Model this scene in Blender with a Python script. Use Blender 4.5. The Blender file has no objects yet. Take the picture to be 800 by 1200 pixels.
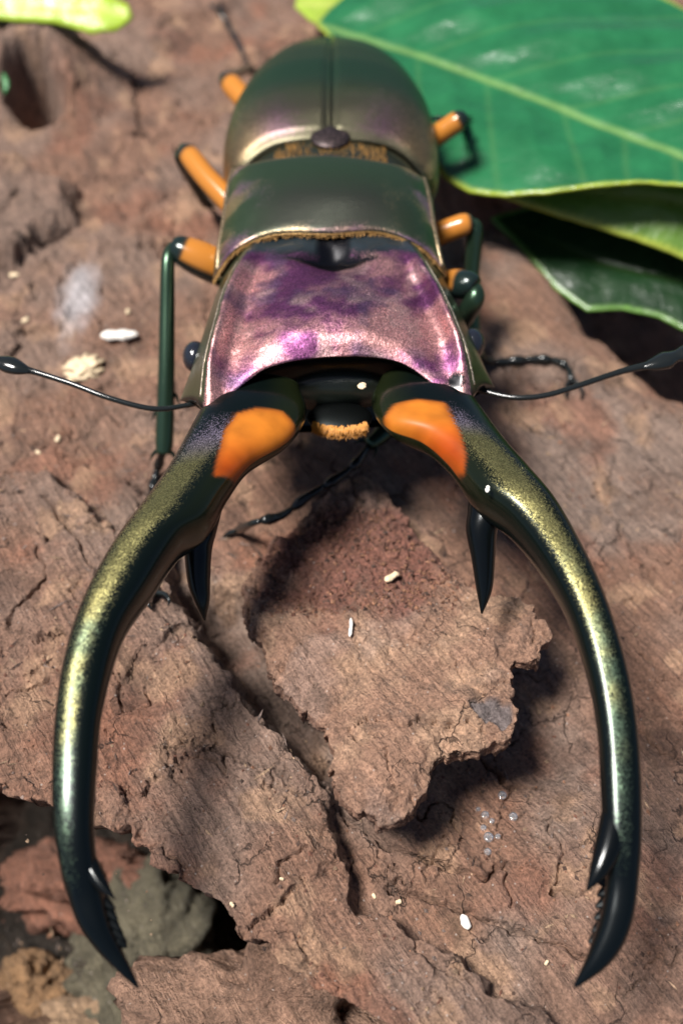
import bpy, math, random
import numpy as np

# ------------------------------------------------------------------ scene, camera, light
# everything below is authored in centimetres and scaled to metres with S
S = 0.01
random.seed(7)
rng = np.random.default_rng(7)
sc = bpy.context.scene
COL = sc.collection

PITCH, FOV = math.radians(52), math.radians(50)
CAM = np.array([0.0, -5.85, 7.5])
cam_d = bpy.data.cameras.new('camera')
cam = bpy.data.objects.new('camera', cam_d)
COL.objects.link(cam)
cam.location = CAM * S
cam.rotation_euler = (math.pi / 2 - PITCH, 0, 0)
cam_d.sensor_fit = 'VERTICAL'
cam_d.sensor_height = 24
cam_d.lens = 12 / math.tan(FOV / 2)
cam_d.clip_start = 0.001
cam_d.clip_end = 50
cam_d.dof.use_dof = True
cam_d.dof.focus_distance = 7.5 * S
cam_d.dof.aperture_fstop = 20
sc.camera = cam

SUN_EL, SUN_AZ = 66, 198       # azimuth counted from +X towards +Y (high sun, to the left)
w = bpy.data.worlds.new('World')
sc.world = w
w.use_nodes = True
nt = w.node_tree
sky = nt.nodes.new('ShaderNodeTexSky')
sky.sky_type = 'NISHITA'
sky.sun_disc = False
sky.air_density = 0.6
sky.dust_density = 1.2
sky.ozone_density = 0.4
sky.sun_elevation = math.radians(SUN_EL)
sky.sun_rotation = math.radians(90 - SUN_AZ)
nt.links.new(sky.outputs[0], nt.nodes['Background'].inputs[0])
nt.nodes['Background'].inputs[1].default_value = 0.05

sun_d = bpy.data.lights.new('sun', 'SUN')
sun_d.energy = 5.0
sun_d.angle = math.radians(16.0)
sun_d.color = (1.0, 0.96, 0.91)
sun = bpy.data.objects.new('sun', sun_d)
COL.objects.link(sun)
from mathutils import Vector
sd_ = Vector((math.cos(math.radians(SUN_EL)) * math.cos(math.radians(SUN_AZ)),
              math.cos(math.radians(SUN_EL)) * math.sin(math.radians(SUN_AZ)),
              math.sin(math.radians(SUN_EL))))
sun.rotation_euler = sd_.to_track_quat('Z', 'Y').to_euler()
sun.location = sd_ * 0.5

sc.view_settings.view_transform = 'Standard'
sc.view_settings.look = 'None'
sc.view_settings.gamma = 1
sc.view_settings.exposure = 0.68

# ------------------------------------------------------------------ maths helpers
_T = math.tan(FOV / 2) / 600
_c, _s = math.cos(PITCH), math.sin(PITCH)


def P(px, py, z):
    """point at height z seen at photo pixel (px, py)"""
    a, b = (px - 400) * _T, (600 - py) * _T
    d = np.array([a, _c + b * _s, -_s + b * _c])
    return CAM + d * ((z - CAM[2]) / d[2])


def sstep(a, b, x):
    t = np.clip((x - a) / (b - a), 0, 1)
    return t * t * (3 - 2 * t)


def _hash(ix, iy, seed):
    h = (ix.astype(np.int64) * 374761393 + iy.astype(np.int64) * 668265263 + seed * 1442695041) & 0xFFFFFFFF
    h = ((h ^ (h >> 13)) * 1274126177) & 0xFFFFFFFF
    h = ((h ^ (h >> 16)) * 2246822519) & 0xFFFFFFFF
    return (h ^ (h >> 15)) & 0xFFFFFFFF


def pn(x, y, seed=0):
    """gradient noise, about -0.7..0.7"""
    x = np.asarray(x, float); y = np.asarray(y, float)
    ix, iy = np.floor(x), np.floor(y)
    fx, fy = x - ix, y - iy
    ux, uy = fx * fx * fx * (fx * (fx * 6 - 15) + 10), fy * fy * fy * (fy * (fy * 6 - 15) + 10)

    def g(dx, dy):
        a = _hash(ix + dx, iy + dy, seed) * (2 * math.pi / 4294967296.0)
        return np.cos(a) * (fx - dx) + np.sin(a) * (fy - dy)
    a, b, c, d = g(0, 0), g(1, 0), g(0, 1), g(1, 1)
    return (a + (b - a) * ux) + ((c + (d - c) * ux) - (a + (b - a) * ux)) * uy


def fbm(x, y, o=4, seed=0, gain=0.5):
    r, a = 0, 1.0
    for k in range(o):
        r = r + a * pn(x, y, seed + k * 17)
        x, y, a = x * 2.03 + 3.1, y * 2.03 + 1.7, a * gain
    return r


def worley(x, y, seed=0):
    ix, iy = np.floor(x), np.floor(y)
    f1 = np.full(np.shape(x), 9.0); f2 = np.full(np.shape(x), 9.0)
    for dx in (-1, 0, 1):
        for dy in (-1, 0, 1):
            h = _hash(ix + dx, iy + dy, seed)
            qx = ix + dx + (h & 1023) / 1023.0
            qy = iy + dy + ((h >> 10) & 1023) / 1023.0
            d = np.hypot(qx - x, qy - y)
            f2 = np.where(d < f1, f1, np.minimum(f2, d))
            f1 = np.minimum(f1, d)
    return f1, f2


def scales(x, y, seed=0):
    """flat tilted cells: returns relative height and border distance"""
    ix, iy = np.floor(x), np.floor(y)
    f1 = np.full(np.shape(x), 9.0); f2 = np.full(np.shape(x), 9.0); hh = np.zeros(np.shape(x))
    for dx in (-1, 0, 1):
        for dy in (-1, 0, 1):
            h = _hash(ix + dx, iy + dy, seed)
            ox = ix + dx + (h & 1023) / 1023.0 - x
            oy = iy + dy + ((h >> 10) & 1023) / 1023.0 - y
            d = np.hypot(ox, oy)
            k = _hash(ix + dx, iy + dy, seed + 99)
            v = (k & 1023) / 1023.0 - 0.5 + ox * (((k >> 10) & 1023) / 1023.0 - 0.5) * 0.9 + oy * (((k >> 20) & 1023) / 1023.0 - 0.5) * 0.9
            hh = np.where(d < f1, v, hh)
            f2 = np.where(d < f1, f1, np.minimum(f2, d))
            f1 = np.minimum(f1, d)
    return hh, f2 - f1


def sd_poly(X, Y, poly):
    """signed distance to polygon, negative inside"""
    poly = np.asarray(poly, float)[:, :2]
    d = np.full(X.shape, 1e9); ins = np.zeros(X.shape, bool)
    n = len(poly)
    for i in range(n):
        ax, ay = poly[i]; bx, by = poly[(i + 1) % n]
        ex, ey = bx - ax, by - ay
        t = np.clip(((X - ax) * ex + (Y - ay) * ey) / (ex * ex + ey * ey + 1e-12), 0, 1)
        d = np.minimum(d, (X - ax - t * ex) ** 2 + (Y - ay - t * ey) ** 2)
        if ay != by:
            ins ^= ((ay > Y) != (by > Y)) & (X < (bx - ax) * (Y - ay) / (by - ay) + ax)
    d = np.sqrt(d)
    return np.where(ins, -d, d)


def d_line(X, Y, pts):
    d = np.full(np.shape(X), 1e9)
    pts = np.asarray(pts, float)[:, :2]
    for i in range(len(pts) - 1):
        ax, ay = pts[i]; bx, by = pts[i + 1]
        ex, ey = bx - ax, by - ay
        t = np.clip(((X - ax) * ex + (Y - ay) * ey) / (ex * ex + ey * ey + 1e-12), 0, 1)
        d = np.minimum(d, (X - ax - t * ex) ** 2 + (Y - ay - t * ey) ** 2)
    return np.sqrt(d)


def pix(pts, z=0.0):
    return np.array([P(p[0], p[1], p[2] if len(p) > 2 else z) for p in pts])


def cr(arr, m, closed=False):
    """Catmull-Rom resample along axis 0 to m samples per span"""
    arr = np.asarray(arr, float)
    n = len(arr)
    out = []
    spans = n if closed else n - 1
    for i in range(spans):
        if closed:
            p0, p1, p2, p3 = arr[(i - 1) % n], arr[i], arr[(i + 1) % n], arr[(i + 2) % n]
        else:
            p1, p2 = arr[i], arr[i + 1]
            p0 = arr[i - 1] if i > 0 else 2 * p1 - p2
            p3 = arr[i + 2] if i + 2 < n else 2 * p2 - p1
        for k in range(m):
            t = k / m
            out.append(0.5 * (2 * p1 + (p2 - p0) * t + (2 * p0 - 5 * p1 + 4 * p2 - p3) * t * t + (3 * p1 - p0 - 3 * p2 + p3) * t ** 3))
    if not closed:
        out.append(arr[-1])
    return np.array(out)


# ------------------------------------------------------------------ object helpers
ORG = {}


def tag(o, label=None, cat=None, group=None, kind=None):
    if label: o['label'] = label
    if cat: o['category'] = cat
    if group: o['group'] = group
    if kind: o['kind'] = kind
    return o


def empty(name, loc, parent=None):
    o = bpy.data.objects.new(name, None)
    o.empty_display_size = 0.005
    COL.objects.link(o)
    po = ORG[parent.name] if parent else np.zeros(3)
    o.location = (np.asarray(loc) - po) * S
    o.parent = parent
    ORG[o.name] = np.asarray(loc, float)
    return o


def mesh(name, V, F, mat, parent=None, origin=None, smooth=True, attrs=None):
    V = np.asarray(V, float).reshape(-1, 3)
    po = ORG[parent.name] if parent else np.zeros(3)
    if origin is None:
        origin = po if parent else np.array([V[:, 0].mean(), V[:, 1].mean(), V[:, 2].min()])
    origin = np.asarray(origin, float)
    me = bpy.data.meshes.new(name)
    L = (V - origin) * S
    if isinstance(F, np.ndarray) and F.ndim == 2:
        k = F.shape[1]
        me.vertices.add(len(L)); me.vertices.foreach_set('co', L.astype(np.float32).ravel())
        me.loops.add(F.size); me.loops.foreach_set('vertex_index', F.astype(np.int32).ravel())
        me.polygons.add(len(F))
        me.polygons.foreach_set('loop_start', np.arange(0, F.size, k, dtype=np.int32))
        me.update(calc_edges=True)
        me.validate()
    else:
        me.from_pydata([tuple(p) for p in L], [], [tuple(int(i) for i in f) for f in F])
    me.polygons.foreach_set('use_smooth', np.full(len(me.polygons), smooth))
    for an, av in (attrs or {}).items():
        av = np.asarray(av, np.float32)
        if av.ndim == 1:
            a = me.attributes.new(an, 'FLOAT', 'POINT'); a.data.foreach_set('value', av)
        else:
            a = me.attributes.new(an, 'FLOAT_VECTOR', 'POINT'); a.data.foreach_set('vector', av.ravel())
    me.materials.append(mat)
    me.update()
    o = bpy.data.objects.new(name, me)
    COL.objects.link(o)
    o.location = (origin - po) * S
    o.parent = parent
    ORG[o.name] = origin
    return o


def grid_faces(nv, nu, closed_u=False):
    j = np.arange(nv - 1)[:, None]
    i = np.arange(nu if closed_u else nu - 1)[None, :]
    i2 = (i + 1) % nu
    f = np.stack([j * nu + i, j * nu + i2, (j + 1) * nu + i2, (j + 1) * nu + i], -1)
    return f.reshape(-1, 4)


def caps(F, nv, nu):
    """fan-less ngon caps for a closed-ring grid"""
    L = [tuple(f) for f in F]
    L.append(tuple(range(nu - 1, -1, -1)))
    L.append(tuple((nv - 1) * nu + k for k in range(nu)))
    return L


def tube(C, R, n=12, up=(0, 0, 1), m=6, flat=1.0, R2=None):
    """smooth tube along control points C with radii R; returns verts, faces, (s, angle)"""
    C = cr(np.asarray(C, float), m)
    R = cr(np.asarray(R, float).reshape(-1, 1), m)[:, 0]
    R = np.maximum(R, 0.002)
    R2 = R * flat if R2 is None else np.maximum(cr(np.asarray(R2, float).reshape(-1, 1), m)[:, 0], 0.002)
    T = np.gradient(C, axis=0)
    T /= np.linalg.norm(T, axis=1)[:, None] + 1e-12
    up = np.asarray(up, float)
    side = np.cross(T, up); side /= np.linalg.norm(side, axis=1)[:, None] + 1e-9
    nrm = np.cross(side, T)
    a = np.arange(n) * 2 * math.pi / n
    V = C[:, None, :] + np.cos(a)[None, :, None] * side[:, None, :] * R[:, None, None] + np.sin(a)[None, :, None] * nrm[:, None, :] * R2[:, None, None]
    nv = len(C)
    sv = np.repeat(np.linspace(0, 1, nv), n)
    av = np.tile(a, nv)
    return V.reshape(-1, 3), caps(grid_faces(nv, n, True), nv, n), sv, av


def merge(parts):
    V, F, o = [], [], 0
    for v, f in parts:
        V.append(np.asarray(v)); F += [tuple(int(i) + o for i in q) for q in f]; o += len(v)
    return np.vstack(V), F


# ------------------------------------------------------------------ materials
def new_mat(name):
    m = bpy.data.materials.new(name)
    m.use_nodes = True
    n = m.node_tree.nodes
    b = n['Principled BSDF']
    return m, n, m.node_tree.links, b


def nd(n, typ, **kw):
    x = n.new(typ)
    for k, v in kw.items():
        setattr(x, k, v)
    return x


def math_n(n, l, op, a, b=None, c=None, clamp=False):
    x = n.new('ShaderNodeMath'); x.operation = op; x.use_clamp = clamp
    for i, v in enumerate((a, b, c)):
        if v is None: continue
        if isinstance(v, (int, float)): x.inputs[i].default_value = v
        else: l.new(v, x.inputs[i])
    return x.outputs[0]


def mixc(n, l, fac, a, b, mode='MIX'):
    x = n.new('ShaderNodeMix'); x.data_type = 'RGBA'; x.blend_type = mode
    for i, v in ((0, fac), (6, a), (7, b)):
        if isinstance(v, (int, float)): x.inputs[i].default_value = v
        elif isinstance(v, tuple): x.inputs[i].default_value = (*v, 1)
        else: l.new(v, x.inputs[i])
    return x.outputs[2]


def coords(n, l, per_cm=1.0, stretch=(1, 1, 1)):
    tc = n.new('ShaderNodeTexCoord')
    mp = n.new('ShaderNodeMapping')
    for i in range(3):
        mp.inputs['Scale'].default_value[i] = per_cm / S * stretch[i]
    l.new(tc.outputs['Object'], mp.inputs['Vector'])
    return mp.outputs[0]


def noise_n(n, l, vec, scale, detail=4, rough=0.55):
    x = n.new('ShaderNodeTexNoise')
    x.inputs['Scale'].default_value = scale
    x.inputs['Detail'].default_value = detail
    x.inputs['Roughness'].default_value = rough
    l.new(vec, x.inputs['Vector'])
    return x.outputs[0]


def attr(n, name):
    x = n.new('ShaderNodeAttribute'); x.attribute_name = name
    return x


def make_bark():
    m, n, l, b = new_mat('bark')
    v = coords(n, l)
    t = attr(n, 'tint').outputs['Color']
    n1 = noise_n(n, l, v, 9, 6, 0.65)
    n2 = noise_n(n, l, v, 42, 5, 0.7)
    rot = n.new('ShaderNodeMapping'); rot.inputs['Rotation'].default_value[2] = math.radians(57)
    l.new(v, rot.inputs['Vector'])
    sc2 = n.new('ShaderNodeMapping'); sc2.inputs['Scale'].default_value = (0.9, 9.0, 5.0)
    l.new(rot.outputs[0], sc2.inputs['Vector'])
    n3 = noise_n(n, l, sc2.outputs[0], 2.6, 6, 0.65)
    k = math_n(n, l, 'MULTIPLY_ADD', n1, 1.3, 0.35)
    k2 = math_n(n, l, 'MULTIPLY_ADD', n2, 2.8, -0.4)
    k = math_n(n, l, 'MULTIPLY', k, k2)
    k3 = math_n(n, l, 'MULTIPLY_ADD', n3, 1.5, 0.25)
    k = math_n(n, l, 'MULTIPLY', k, k3)
    cx = n.new('ShaderNodeCombineColor')
    for i in range(3): l.new(k, cx.inputs[i])
    c = mixc(n, l, 1.0, t, cx.outputs[0], 'MULTIPLY')
    # hairline drying cracks
    nw = n.new('ShaderNodeTexNoise'); nw.inputs['Scale'].default_value = 4; nw.inputs['Detail'].default_value = 4
    l.new(v, nw.inputs['Vector'])
    wv = n.new('ShaderNodeVectorMath'); wv.operation = 'MULTIPLY_ADD'; wv.inputs[1].default_value = (0.5, 0.5, 0.5)
    l.new(nw.outputs['Color'], wv.inputs[0]); l.new(coords(n, l, 1.0, (1.0, 0.8, 0.8)), wv.inputs[2])
    ve = n.new('ShaderNodeTexVoronoi'); ve.voronoi_dimensions = '2D'; ve.feature = 'DISTANCE_TO_EDGE'; ve.inputs['Scale'].default_value = 1.9
    l.new(wv.outputs[0], ve.inputs['Vector'])
    cm = n.new('ShaderNodeMapRange'); cm.inputs[1].default_value = 0.022; cm.inputs[2].default_value = 0.004
    l.new(ve.outputs['Distance'], cm.inputs[0])
    nm = noise_n(n, l, v, 1.3, 3, 0.6)
    cg = n.new('ShaderNodeMapRange'); cg.inputs[1].default_value = 0.48; cg.inputs[2].default_value = 0.58
    l.new(nm, cg.inputs[0])
    crk = math_n(n, l, 'MULTIPLY', cm.outputs[0], cg.outputs[0])
    c = mixc(n, l, math_n(n, l, 'MULTIPLY', crk, 0.75), c, (0.03, 0.018, 0.013))
    # mineral specks, their little glints painted in as pale colour
    vo = n.new('ShaderNodeTexVoronoi'); vo.inputs['Scale'].default_value = 26
    l.new(v, vo.inputs['Vector'])
    sp = n.new('ShaderNodeSeparateColor'); l.new(vo.outputs['Color'], sp.inputs[0])
    d = math_n(n, l, 'LESS_THAN', vo.outputs['Distance'], 0.2)
    e = math_n(n, l, 'GREATER_THAN', sp.outputs[0], 0.93)
    f = math_n(n, l, 'MULTIPLY', d, e)
    f = math_n(n, l, 'MULTIPLY', f, 0.55)
    c = mixc(n, l, f, c, (0.55, 0.47, 0.42))
    l.new(c, b.inputs['Base Color'])
    r = math_n(n, l, 'MULTIPLY_ADD', n1, -0.5, 0.85)
    l.new(r, b.inputs['Roughness'])
    b.inputs['Specular IOR Level'].default_value = 0.45
    b1 = n.new('ShaderNodeBump'); b1.inputs['Strength'].default_value = 0.8; b1.inputs['Distance'].default_value = 0.0008
    hh = math_n(n, l, 'MULTIPLY', n1, 0.35)
    hh = math_n(n, l, 'MULTIPLY_ADD', n2, 0.9, hh)
    hh = math_n(n, l, 'MULTIPLY_ADD', n3, 1.3, hh)
    hh = math_n(n, l, 'MULTIPLY_ADD', crk, -0.8, hh)
    l.new(hh, b1.inputs['Height'])
    l.new(b1.outputs[0], b.inputs['Normal'])
    return m


def make_chitin():
    """black / coloured shell (tint_a, prm = metallic, roughness, bump) overlaid with speckled metallic scales (tint_b where mask is high)"""
    m, n, l, b = new_mat('chitin')
    v = coords(n, l)
    ta, tb = attr(n, 'tint_a').outputs['Color'], attr(n, 'tint_b').outputs['Color']
    mk = attr(n, 'mask').outputs['Fac']
    pr = n.new('ShaderNodeSeparateXYZ'); l.new(attr(n, 'prm').outputs['Vector'], pr.inputs[0])
    vo = n.new('ShaderNodeTexVoronoi'); vo.inputs['Scale'].default_value = 160
    l.new(v, vo.inputs['Vector'])
    sp = n.new('ShaderNodeSeparateColor'); l.new(vo.outputs['Color'], sp.inputs[0])
    n1 = noise_n(n, l, v, 22, 4, 0.6)
    x = math_n(n, l, 'MULTIPLY_ADD', sp.outputs[0], 0.7, -0.35)
    x = math_n(n, l, 'ADD', mk, x)
    x2 = math_n(n, l, 'MULTIPLY_ADD', n1, 0.4, -0.2)
    x = math_n(n, l, 'ADD', x, x2)
    mr = n.new('ShaderNodeMapRange'); mr.interpolation_type = 'SMOOTHSTEP'
    mr.inputs[1].default_value = 0.2; mr.inputs[2].default_value = 0.85
    l.new(x, mr.inputs[0])
    f = math_n(n, l, 'MULTIPLY', mr.outputs[0], math_n(n, l, 'GREATER_THAN', mk, 0.02))
    br = math_n(n, l, 'MULTIPLY_ADD', sp.outputs[1], 1.0, 0.45)
    cb = n.new('ShaderNodeCombineColor')
    for i in range(3): l.new(br, cb.inputs[i])
    tb2 = mixc(n, l, 1.0, tb, cb.outputs[0], 'MULTIPLY')
    l.new(mixc(n, l, f, ta, tb2), b.inputs['Base Color'])
    mm = n.new('ShaderNodeMix'); l.new(f, mm.inputs[0]); l.new(pr.outputs[0], mm.inputs[2]); mm.inputs[3].default_value = 1.0
    l.new(mm.outputs[0], b.inputs['Metallic'])
    rr = n.new('ShaderNodeMix'); l.new(f, rr.inputs[0]); l.new(pr.outputs[1], rr.inputs[2]); rr.inputs[3].default_value = 0.46
    l.new(rr.outputs[0], b.inputs['Roughness'])
    b1 = n.new('ShaderNodeBump'); b1.inputs['Distance'].default_value = 0.0001
    st = math_n(n, l, 'MULTIPLY_ADD', f, 0.9, pr.outputs[2])
    l.new(st, b1.inputs['Strength'])
    hh = math_n(n, l, 'MULTIPLY_ADD', n1, 0.5, sp.outputs[2])
    l.new(hh, b1.inputs['Height'])
    l.new(b1.outputs[0], b.inputs['Normal'])
    cw = math_n(n, l, 'MULTIPLY', math_n(n, l, 'SUBTRACT', 1.0, f), math_n(n, l, 'LESS_THAN', pr.outputs[1], 0.33))
    l.new(math_n(n, l, 'MULTIPLY', cw, 0.22), b.inputs['Coat Weight'])
    b.inputs['Specular IOR Level'].default_value = 0.35
    b.inputs['Coat Roughness'].default_value = 0.12
    return m


def make_leafmat():
    m, n, l, b = new_mat('leaf')
    v = coords(n, l)
    t = attr(n, 'tint').outputs['Color']
    n1 = noise_n(n, l, v, 3.0, 5, 0.6)
    n2 = noise_n(n, l, v, 30, 4, 0.6)
    k = math_n(n, l, 'MULTIPLY_ADD', n1, 0.7, 0.65)
    cx = n.new('ShaderNodeCombineColor')
    for i in range(3): l.new(k, cx.inputs[i])
    l.new(mixc(n, l, 1.0, t, cx.outputs[0], 'MULTIPLY'), b.inputs['Base Color'])
    l.new(math_n(n, l, 'MULTIPLY_ADD', n1, 0.22, 0.19), b.inputs['Roughness'])
    b.inputs['Specular IOR Level'].default_value = 0.6
    b.inputs['Subsurface Weight'].default_value = 0.0
    b1 = n.new('ShaderNodeBump'); b1.inputs['Strength'].default_value = 0.35; b1.inputs['Distance'].default_value = 0.0008
    l.new(math_n(n, l, 'MULTIPLY_ADD', n2, 0.06, n1), b1.inputs['Height'])
    l.new(b1.outputs[0], b.inputs['Normal'])
    tr = n.new('ShaderNodeBsdfTranslucent')
    l.new(mixc(n, l, 1.0, t, (1.3, 1.4, 0.7), 'MULTIPLY'), tr.inputs[0])
    ad = n.new('ShaderNodeMixShader'); ad.inputs[0].default_value = 0.22
    l.new(b.outputs[0], ad.inputs[1]); l.new(tr.outputs[0], ad.inputs[2])
    l.new(ad.outputs[0], n['Material Output'].inputs[0])
    return m


def plain(name, col, rough=0.5, metal=0.0, noise=0.0, scale=20, spec=0.5, trans=0.0):
    m, n, l, b = new_mat(name)
    b.inputs['Roughness'].default_value = rough
    b.inputs['Metallic'].default_value = metal
    b.inputs['Specular IOR Level'].default_value = spec
    b.inputs['Transmission Weight'].default_value = trans
    v = coords(n, l)
    n1 = noise_n(n, l, v, scale, 4, 0.6)
    k = math_n(n, l, 'MULTIPLY_ADD', n1, noise * 2, 1 - noise)
    cx = n.new('ShaderNodeCombineColor')
    for i in range(3): l.new(k, cx.inputs[i])
    l.new(mixc(n, l, 1.0, col, cx.outputs[0], 'MULTIPLY'), b.inputs['Base Color'])
    b1 = n.new('ShaderNodeBump'); b1.inputs['Strength'].default_value = min(1, noise); b1.inputs['Distance'].default_value = 0.0004
    l.new(n1, b1.inputs['Height']); l.new(b1.outputs[0], b.inputs['Normal'])
    return m


BARK, CHITIN, LEAF = make_bark(), make_chitin(), make_leafmat()
HAIR = plain('golden_hair', (0.52, 0.21, 0.022), 0.45, 0.0, 0.3, 60)
DOWN = plain('brown_down', (0.30, 0.16, 0.045), 0.5, 0.0, 0.3, 60)
CHALK = plain('chalk', (0.75, 0.72, 0.66), 0.6, 0, 0.25, 30)
CREAM = plain('cream', (0.66, 0.52, 0.34), 0.6, 0, 0.35, 30)
WATER = plain('water', (0.85, 0.87, 0.9), 0.05, 0, 0.0, 10, 0.7, 0.92)
EYE = plain('eye', (0.012, 0.014, 0.02), 0.12, 0.0, 0.1, 40, 0.7)
SOIL = plain('soil', (0.055, 0.036, 0.026), 0.9, 0, 0.6, 2.5)


# ------------------------------------------------------------------ the bark of the log
PLATE = pix([(200, 680), (214, 705), (232, 745), (262, 790), (310, 845), (360, 893), (384, 916), (392, 960), (408, 1000), (417, 1062),
             (480, 1085), (560, 1125), (650, 1190), (760, 1290), (300, 1500), (-500, 1400), (-700, 600), (60, 545), (120, 600), (190, 640)], 0.25)
DROP = pix([(-300, 760), (-50, 905), (30, 955), (90, 985), (140, 985), (190, 1030), (250, 1075), (300, 1110), (370, 1160), (440, 1210),
            (520, 1330), (0, 1700), (-600, 1200)], 0.25)
EDGE = pix([(490, 150), (508, 195), (532, 228), (560, 246), (592, 257), (625, 285), (662, 322), (690, 368), (742, 412), (830, 455), (1000, 540), (1400, 560), (1300, -60), (520, 60)], 0.1)
LEDGE = pix([(-300, 160), (0, 175), (50, 182), (88, 195), (84, 220), (45, 250), (40, 265), (10, 285), (-60, 300), (-300, 300)], 0.35)
GUT = pix([(212, 700), (235, 690), (290, 700), (330, 790), (372, 835), (400, 870), (392, 915), (384, 916), (360, 893), (310, 845), (262, 790)], -0.1)
CRK = [pix(q, 0.0) for q in (
    [(398, 948), (430, 972), (455, 990), (490, 1002), (520, 1010), (548, 1020), (565, 1030), (578, 1012)],
    [(455, 1040), (500, 1050), (560, 1070), (610, 1090), (650, 1106), (690, 1118)],
    [(22, 842), (45, 832), (66, 818)],
    [(128, 800), (150, 818), (152, 858)],
    [(222, 905), (255, 912), (268, 925), (270, 905)],
    [(140, 865), (165, 858), (182, 850), (180, 836)],
    [(360, 1010), (330, 1030), (322, 1052)],
    [(120, 690), (90, 640), (60, 600)], [(20, 760), (60, 700), (52, 660)],
    [(745, 850), (780, 880), (810, 890)],
    [(700, 560), (740, 640), (800, 720)], [(640, 470), (720, 560), (790, 610)],
    [(565, 870), (600, 905), (640, 915)], [(590, 1010), (600, 1060)], [(640, 960), (660, 1000), (650, 1050)],
)]


def bark_h(X, Y, tint=False):
    X = np.asarray(X, float); Y = np.asarray(Y, float)
    wx = X + 0.10 * fbm(X * 1.7, Y * 1.7, 4, 3)
    wy = Y + 0.10 * fbm(X * 1.7, Y * 1.7, 4, 5)
    rag = 0.05 * fbm(X * 7, Y * 7, 4, 9)
    big = 0.14 * fbm(X * 0.45 + 1.3, Y * 0.45, 3, 11)
    p = sd_poly(wx, wy, PLATE) + rag
    up = sstep(1.6, -0.4, Y)
    plate = sstep(0.05, -0.06, p) * (0.30 * up) + sstep(0.0, -1.2, p) * 0.06 * up
    # layered, flaking surface: terraces of warped noise (rough on the plate, faint on the smooth wood)
    rough = np.clip(sstep(0.05, -0.06, p) * up + sstep(0.2, -0.6, X) * sstep(-0.6, 0.6, Y), 0, 1)
    a = math.radians(-55)
    w2x = X + 0.16 * fbm(X * 2.2, Y * 2.2, 5, 23, 0.6); w2y = Y + 0.16 * fbm(X * 2.2, Y * 2.2, 5, 25, 0.6)
    cu, cv = w2x * math.cos(a) + w2y * math.sin(a), -w2x * math.sin(a) + w2y * math.cos(a)
    s1, e1 = scales(cu * 0.75, cv * 1.15, 27)
    s2, e2 = scales(cu * 2.1 + 5, cv * 3.0, 29)
    patch = sstep(-0.1, 0.25, fbm(X * 0.8 + 2, Y * 0.8, 3, 33))
    h = big + plate + s1 * (0.03 + 0.09 * rough) + s2 * (0.006 + 0.05 * rough * patch)
    h = h + 0.10 * rough * fbm(X * 1.1, Y * 1.1, 4, 35)
    h = h - 0.05 * rough * sstep(0.05, 0.0, e1) * sstep(-0.2, 0.2, fbm(X * 2, Y * 2, 2, 37)) - 0.03 * rough * patch * sstep(0.06, 0.0, e2)
    # grain, running down the log towards the lower right
    a = math.radians(-58)
    gu, gv = X * math.cos(a) + Y * math.sin(a), -X * math.sin(a) + Y * math.cos(a)
    grain = fbm(gu * 1.1, gv * 9, 4, 31)
    h = h + grain * (0.018 + 0.006 * rough) + 0.010 * fbm(gu * 2.2, gv * 26, 3, 39)
    f = fbm(X * 9, Y * 9, 4, 41)
    h = h + f * (0.005 + 0.006 * rough)
    h = h + (0.005 + 0.007 * rough * sstep(-0.2, 0.3, fbm(X * 2, Y * 2, 2, 49))) * fbm(X * 28, Y * 28, 3, 47)
    # crackle
    f1, f2 = worley(wx * 1.5 + 0.4 * fbm(X * 3, Y * 3, 3, 51), wy * 1.5 + 0.4 * fbm(X * 3, Y * 3, 3, 53), 5)
    ck = sstep(0.035, 0.0, f2 - f1) * sstep(0.05, 0.35, fbm(X * 0.9, Y * 0.9, 2, 57) + 0.12)
    h = h - 0.08 * ck
    cx, cy = X + 0.05 * fbm(X * 6, Y * 6, 3, 71), Y + 0.05 * fbm(X * 6, Y * 6, 3, 73)
    for k, c in enumerate(CRK):
        d = d_line(cx, cy, c)
        h = h - (0.07 if k > 1 else 0.11) * sstep((0.02 if k > 1 else 0.03), 0.0, d)
    dx_, dy_, _ = P(590, 860, -0.1)
    h = h - 0.22 * sstep(1.0, 0.2, np.hypot(X - dx_, (Y - dy_) * 0.9))
    # gutter between the plate and the loose flake
    g = sd_poly(wx, wy, GUT) + 0.5 * rag
    h = h - 0.38 * sstep(0.08, -0.10, g)
    # thick ledge at the left, knob with a hole behind it
    e = sd_poly(wx, wy, LEDGE) + 1.2 * rag
    h = h + sstep(0.08, -0.12, e) * 0.30
    kx, ky, _ = P(28, 70, 0.4)
    d = np.hypot(X - kx, (Y - ky) * 0.9)
    h = h + 0.75 * sstep(1.25, 0.25, d + 0.5 * rag)
    hx, hy, _ = P(38, 82, 0.6)
    h = h - 1.1 * sstep(0.42, 0.16, np.hypot(X - hx, (Y - hy) * 0.8) + rag)
    # the broken lower-left edge and the rounded right shoulder of the log
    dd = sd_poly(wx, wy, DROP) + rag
    h = h - sstep(0.06, -0.14, dd) * 3.6 - sstep(0.0, -1.5, dd) * 0.9 + 0.03 * sstep(0.3, 0.05, np.abs(dd)) * f
    ee = sd_poly(wx, wy, EDGE)
    h = h - 1.8 * sstep(0.12, -0.9, ee) - 0.25 * sstep(0.5, -0.3, ee)
    far = sstep(8, 16, np.hypot(X, Y - 2))
    h = h - 1.2 * far
    if not tint:
        return h
    cut = sstep(0.06, -0.14, dd)
    A, B, C, D, E = [np.array(c) for c in ((0.245, 0.135, 0.090), (0.27, 0.11, 0.064), (0.24, 0.168, 0.132), (0.40, 0.245, 0.155), (0.09, 0.052, 0.038))]
    m = lambda c0, c1, k: c0 + (c1 - c0) * k[..., None]
    t = np.broadcast_to(A, X.shape + (3,))
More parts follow.
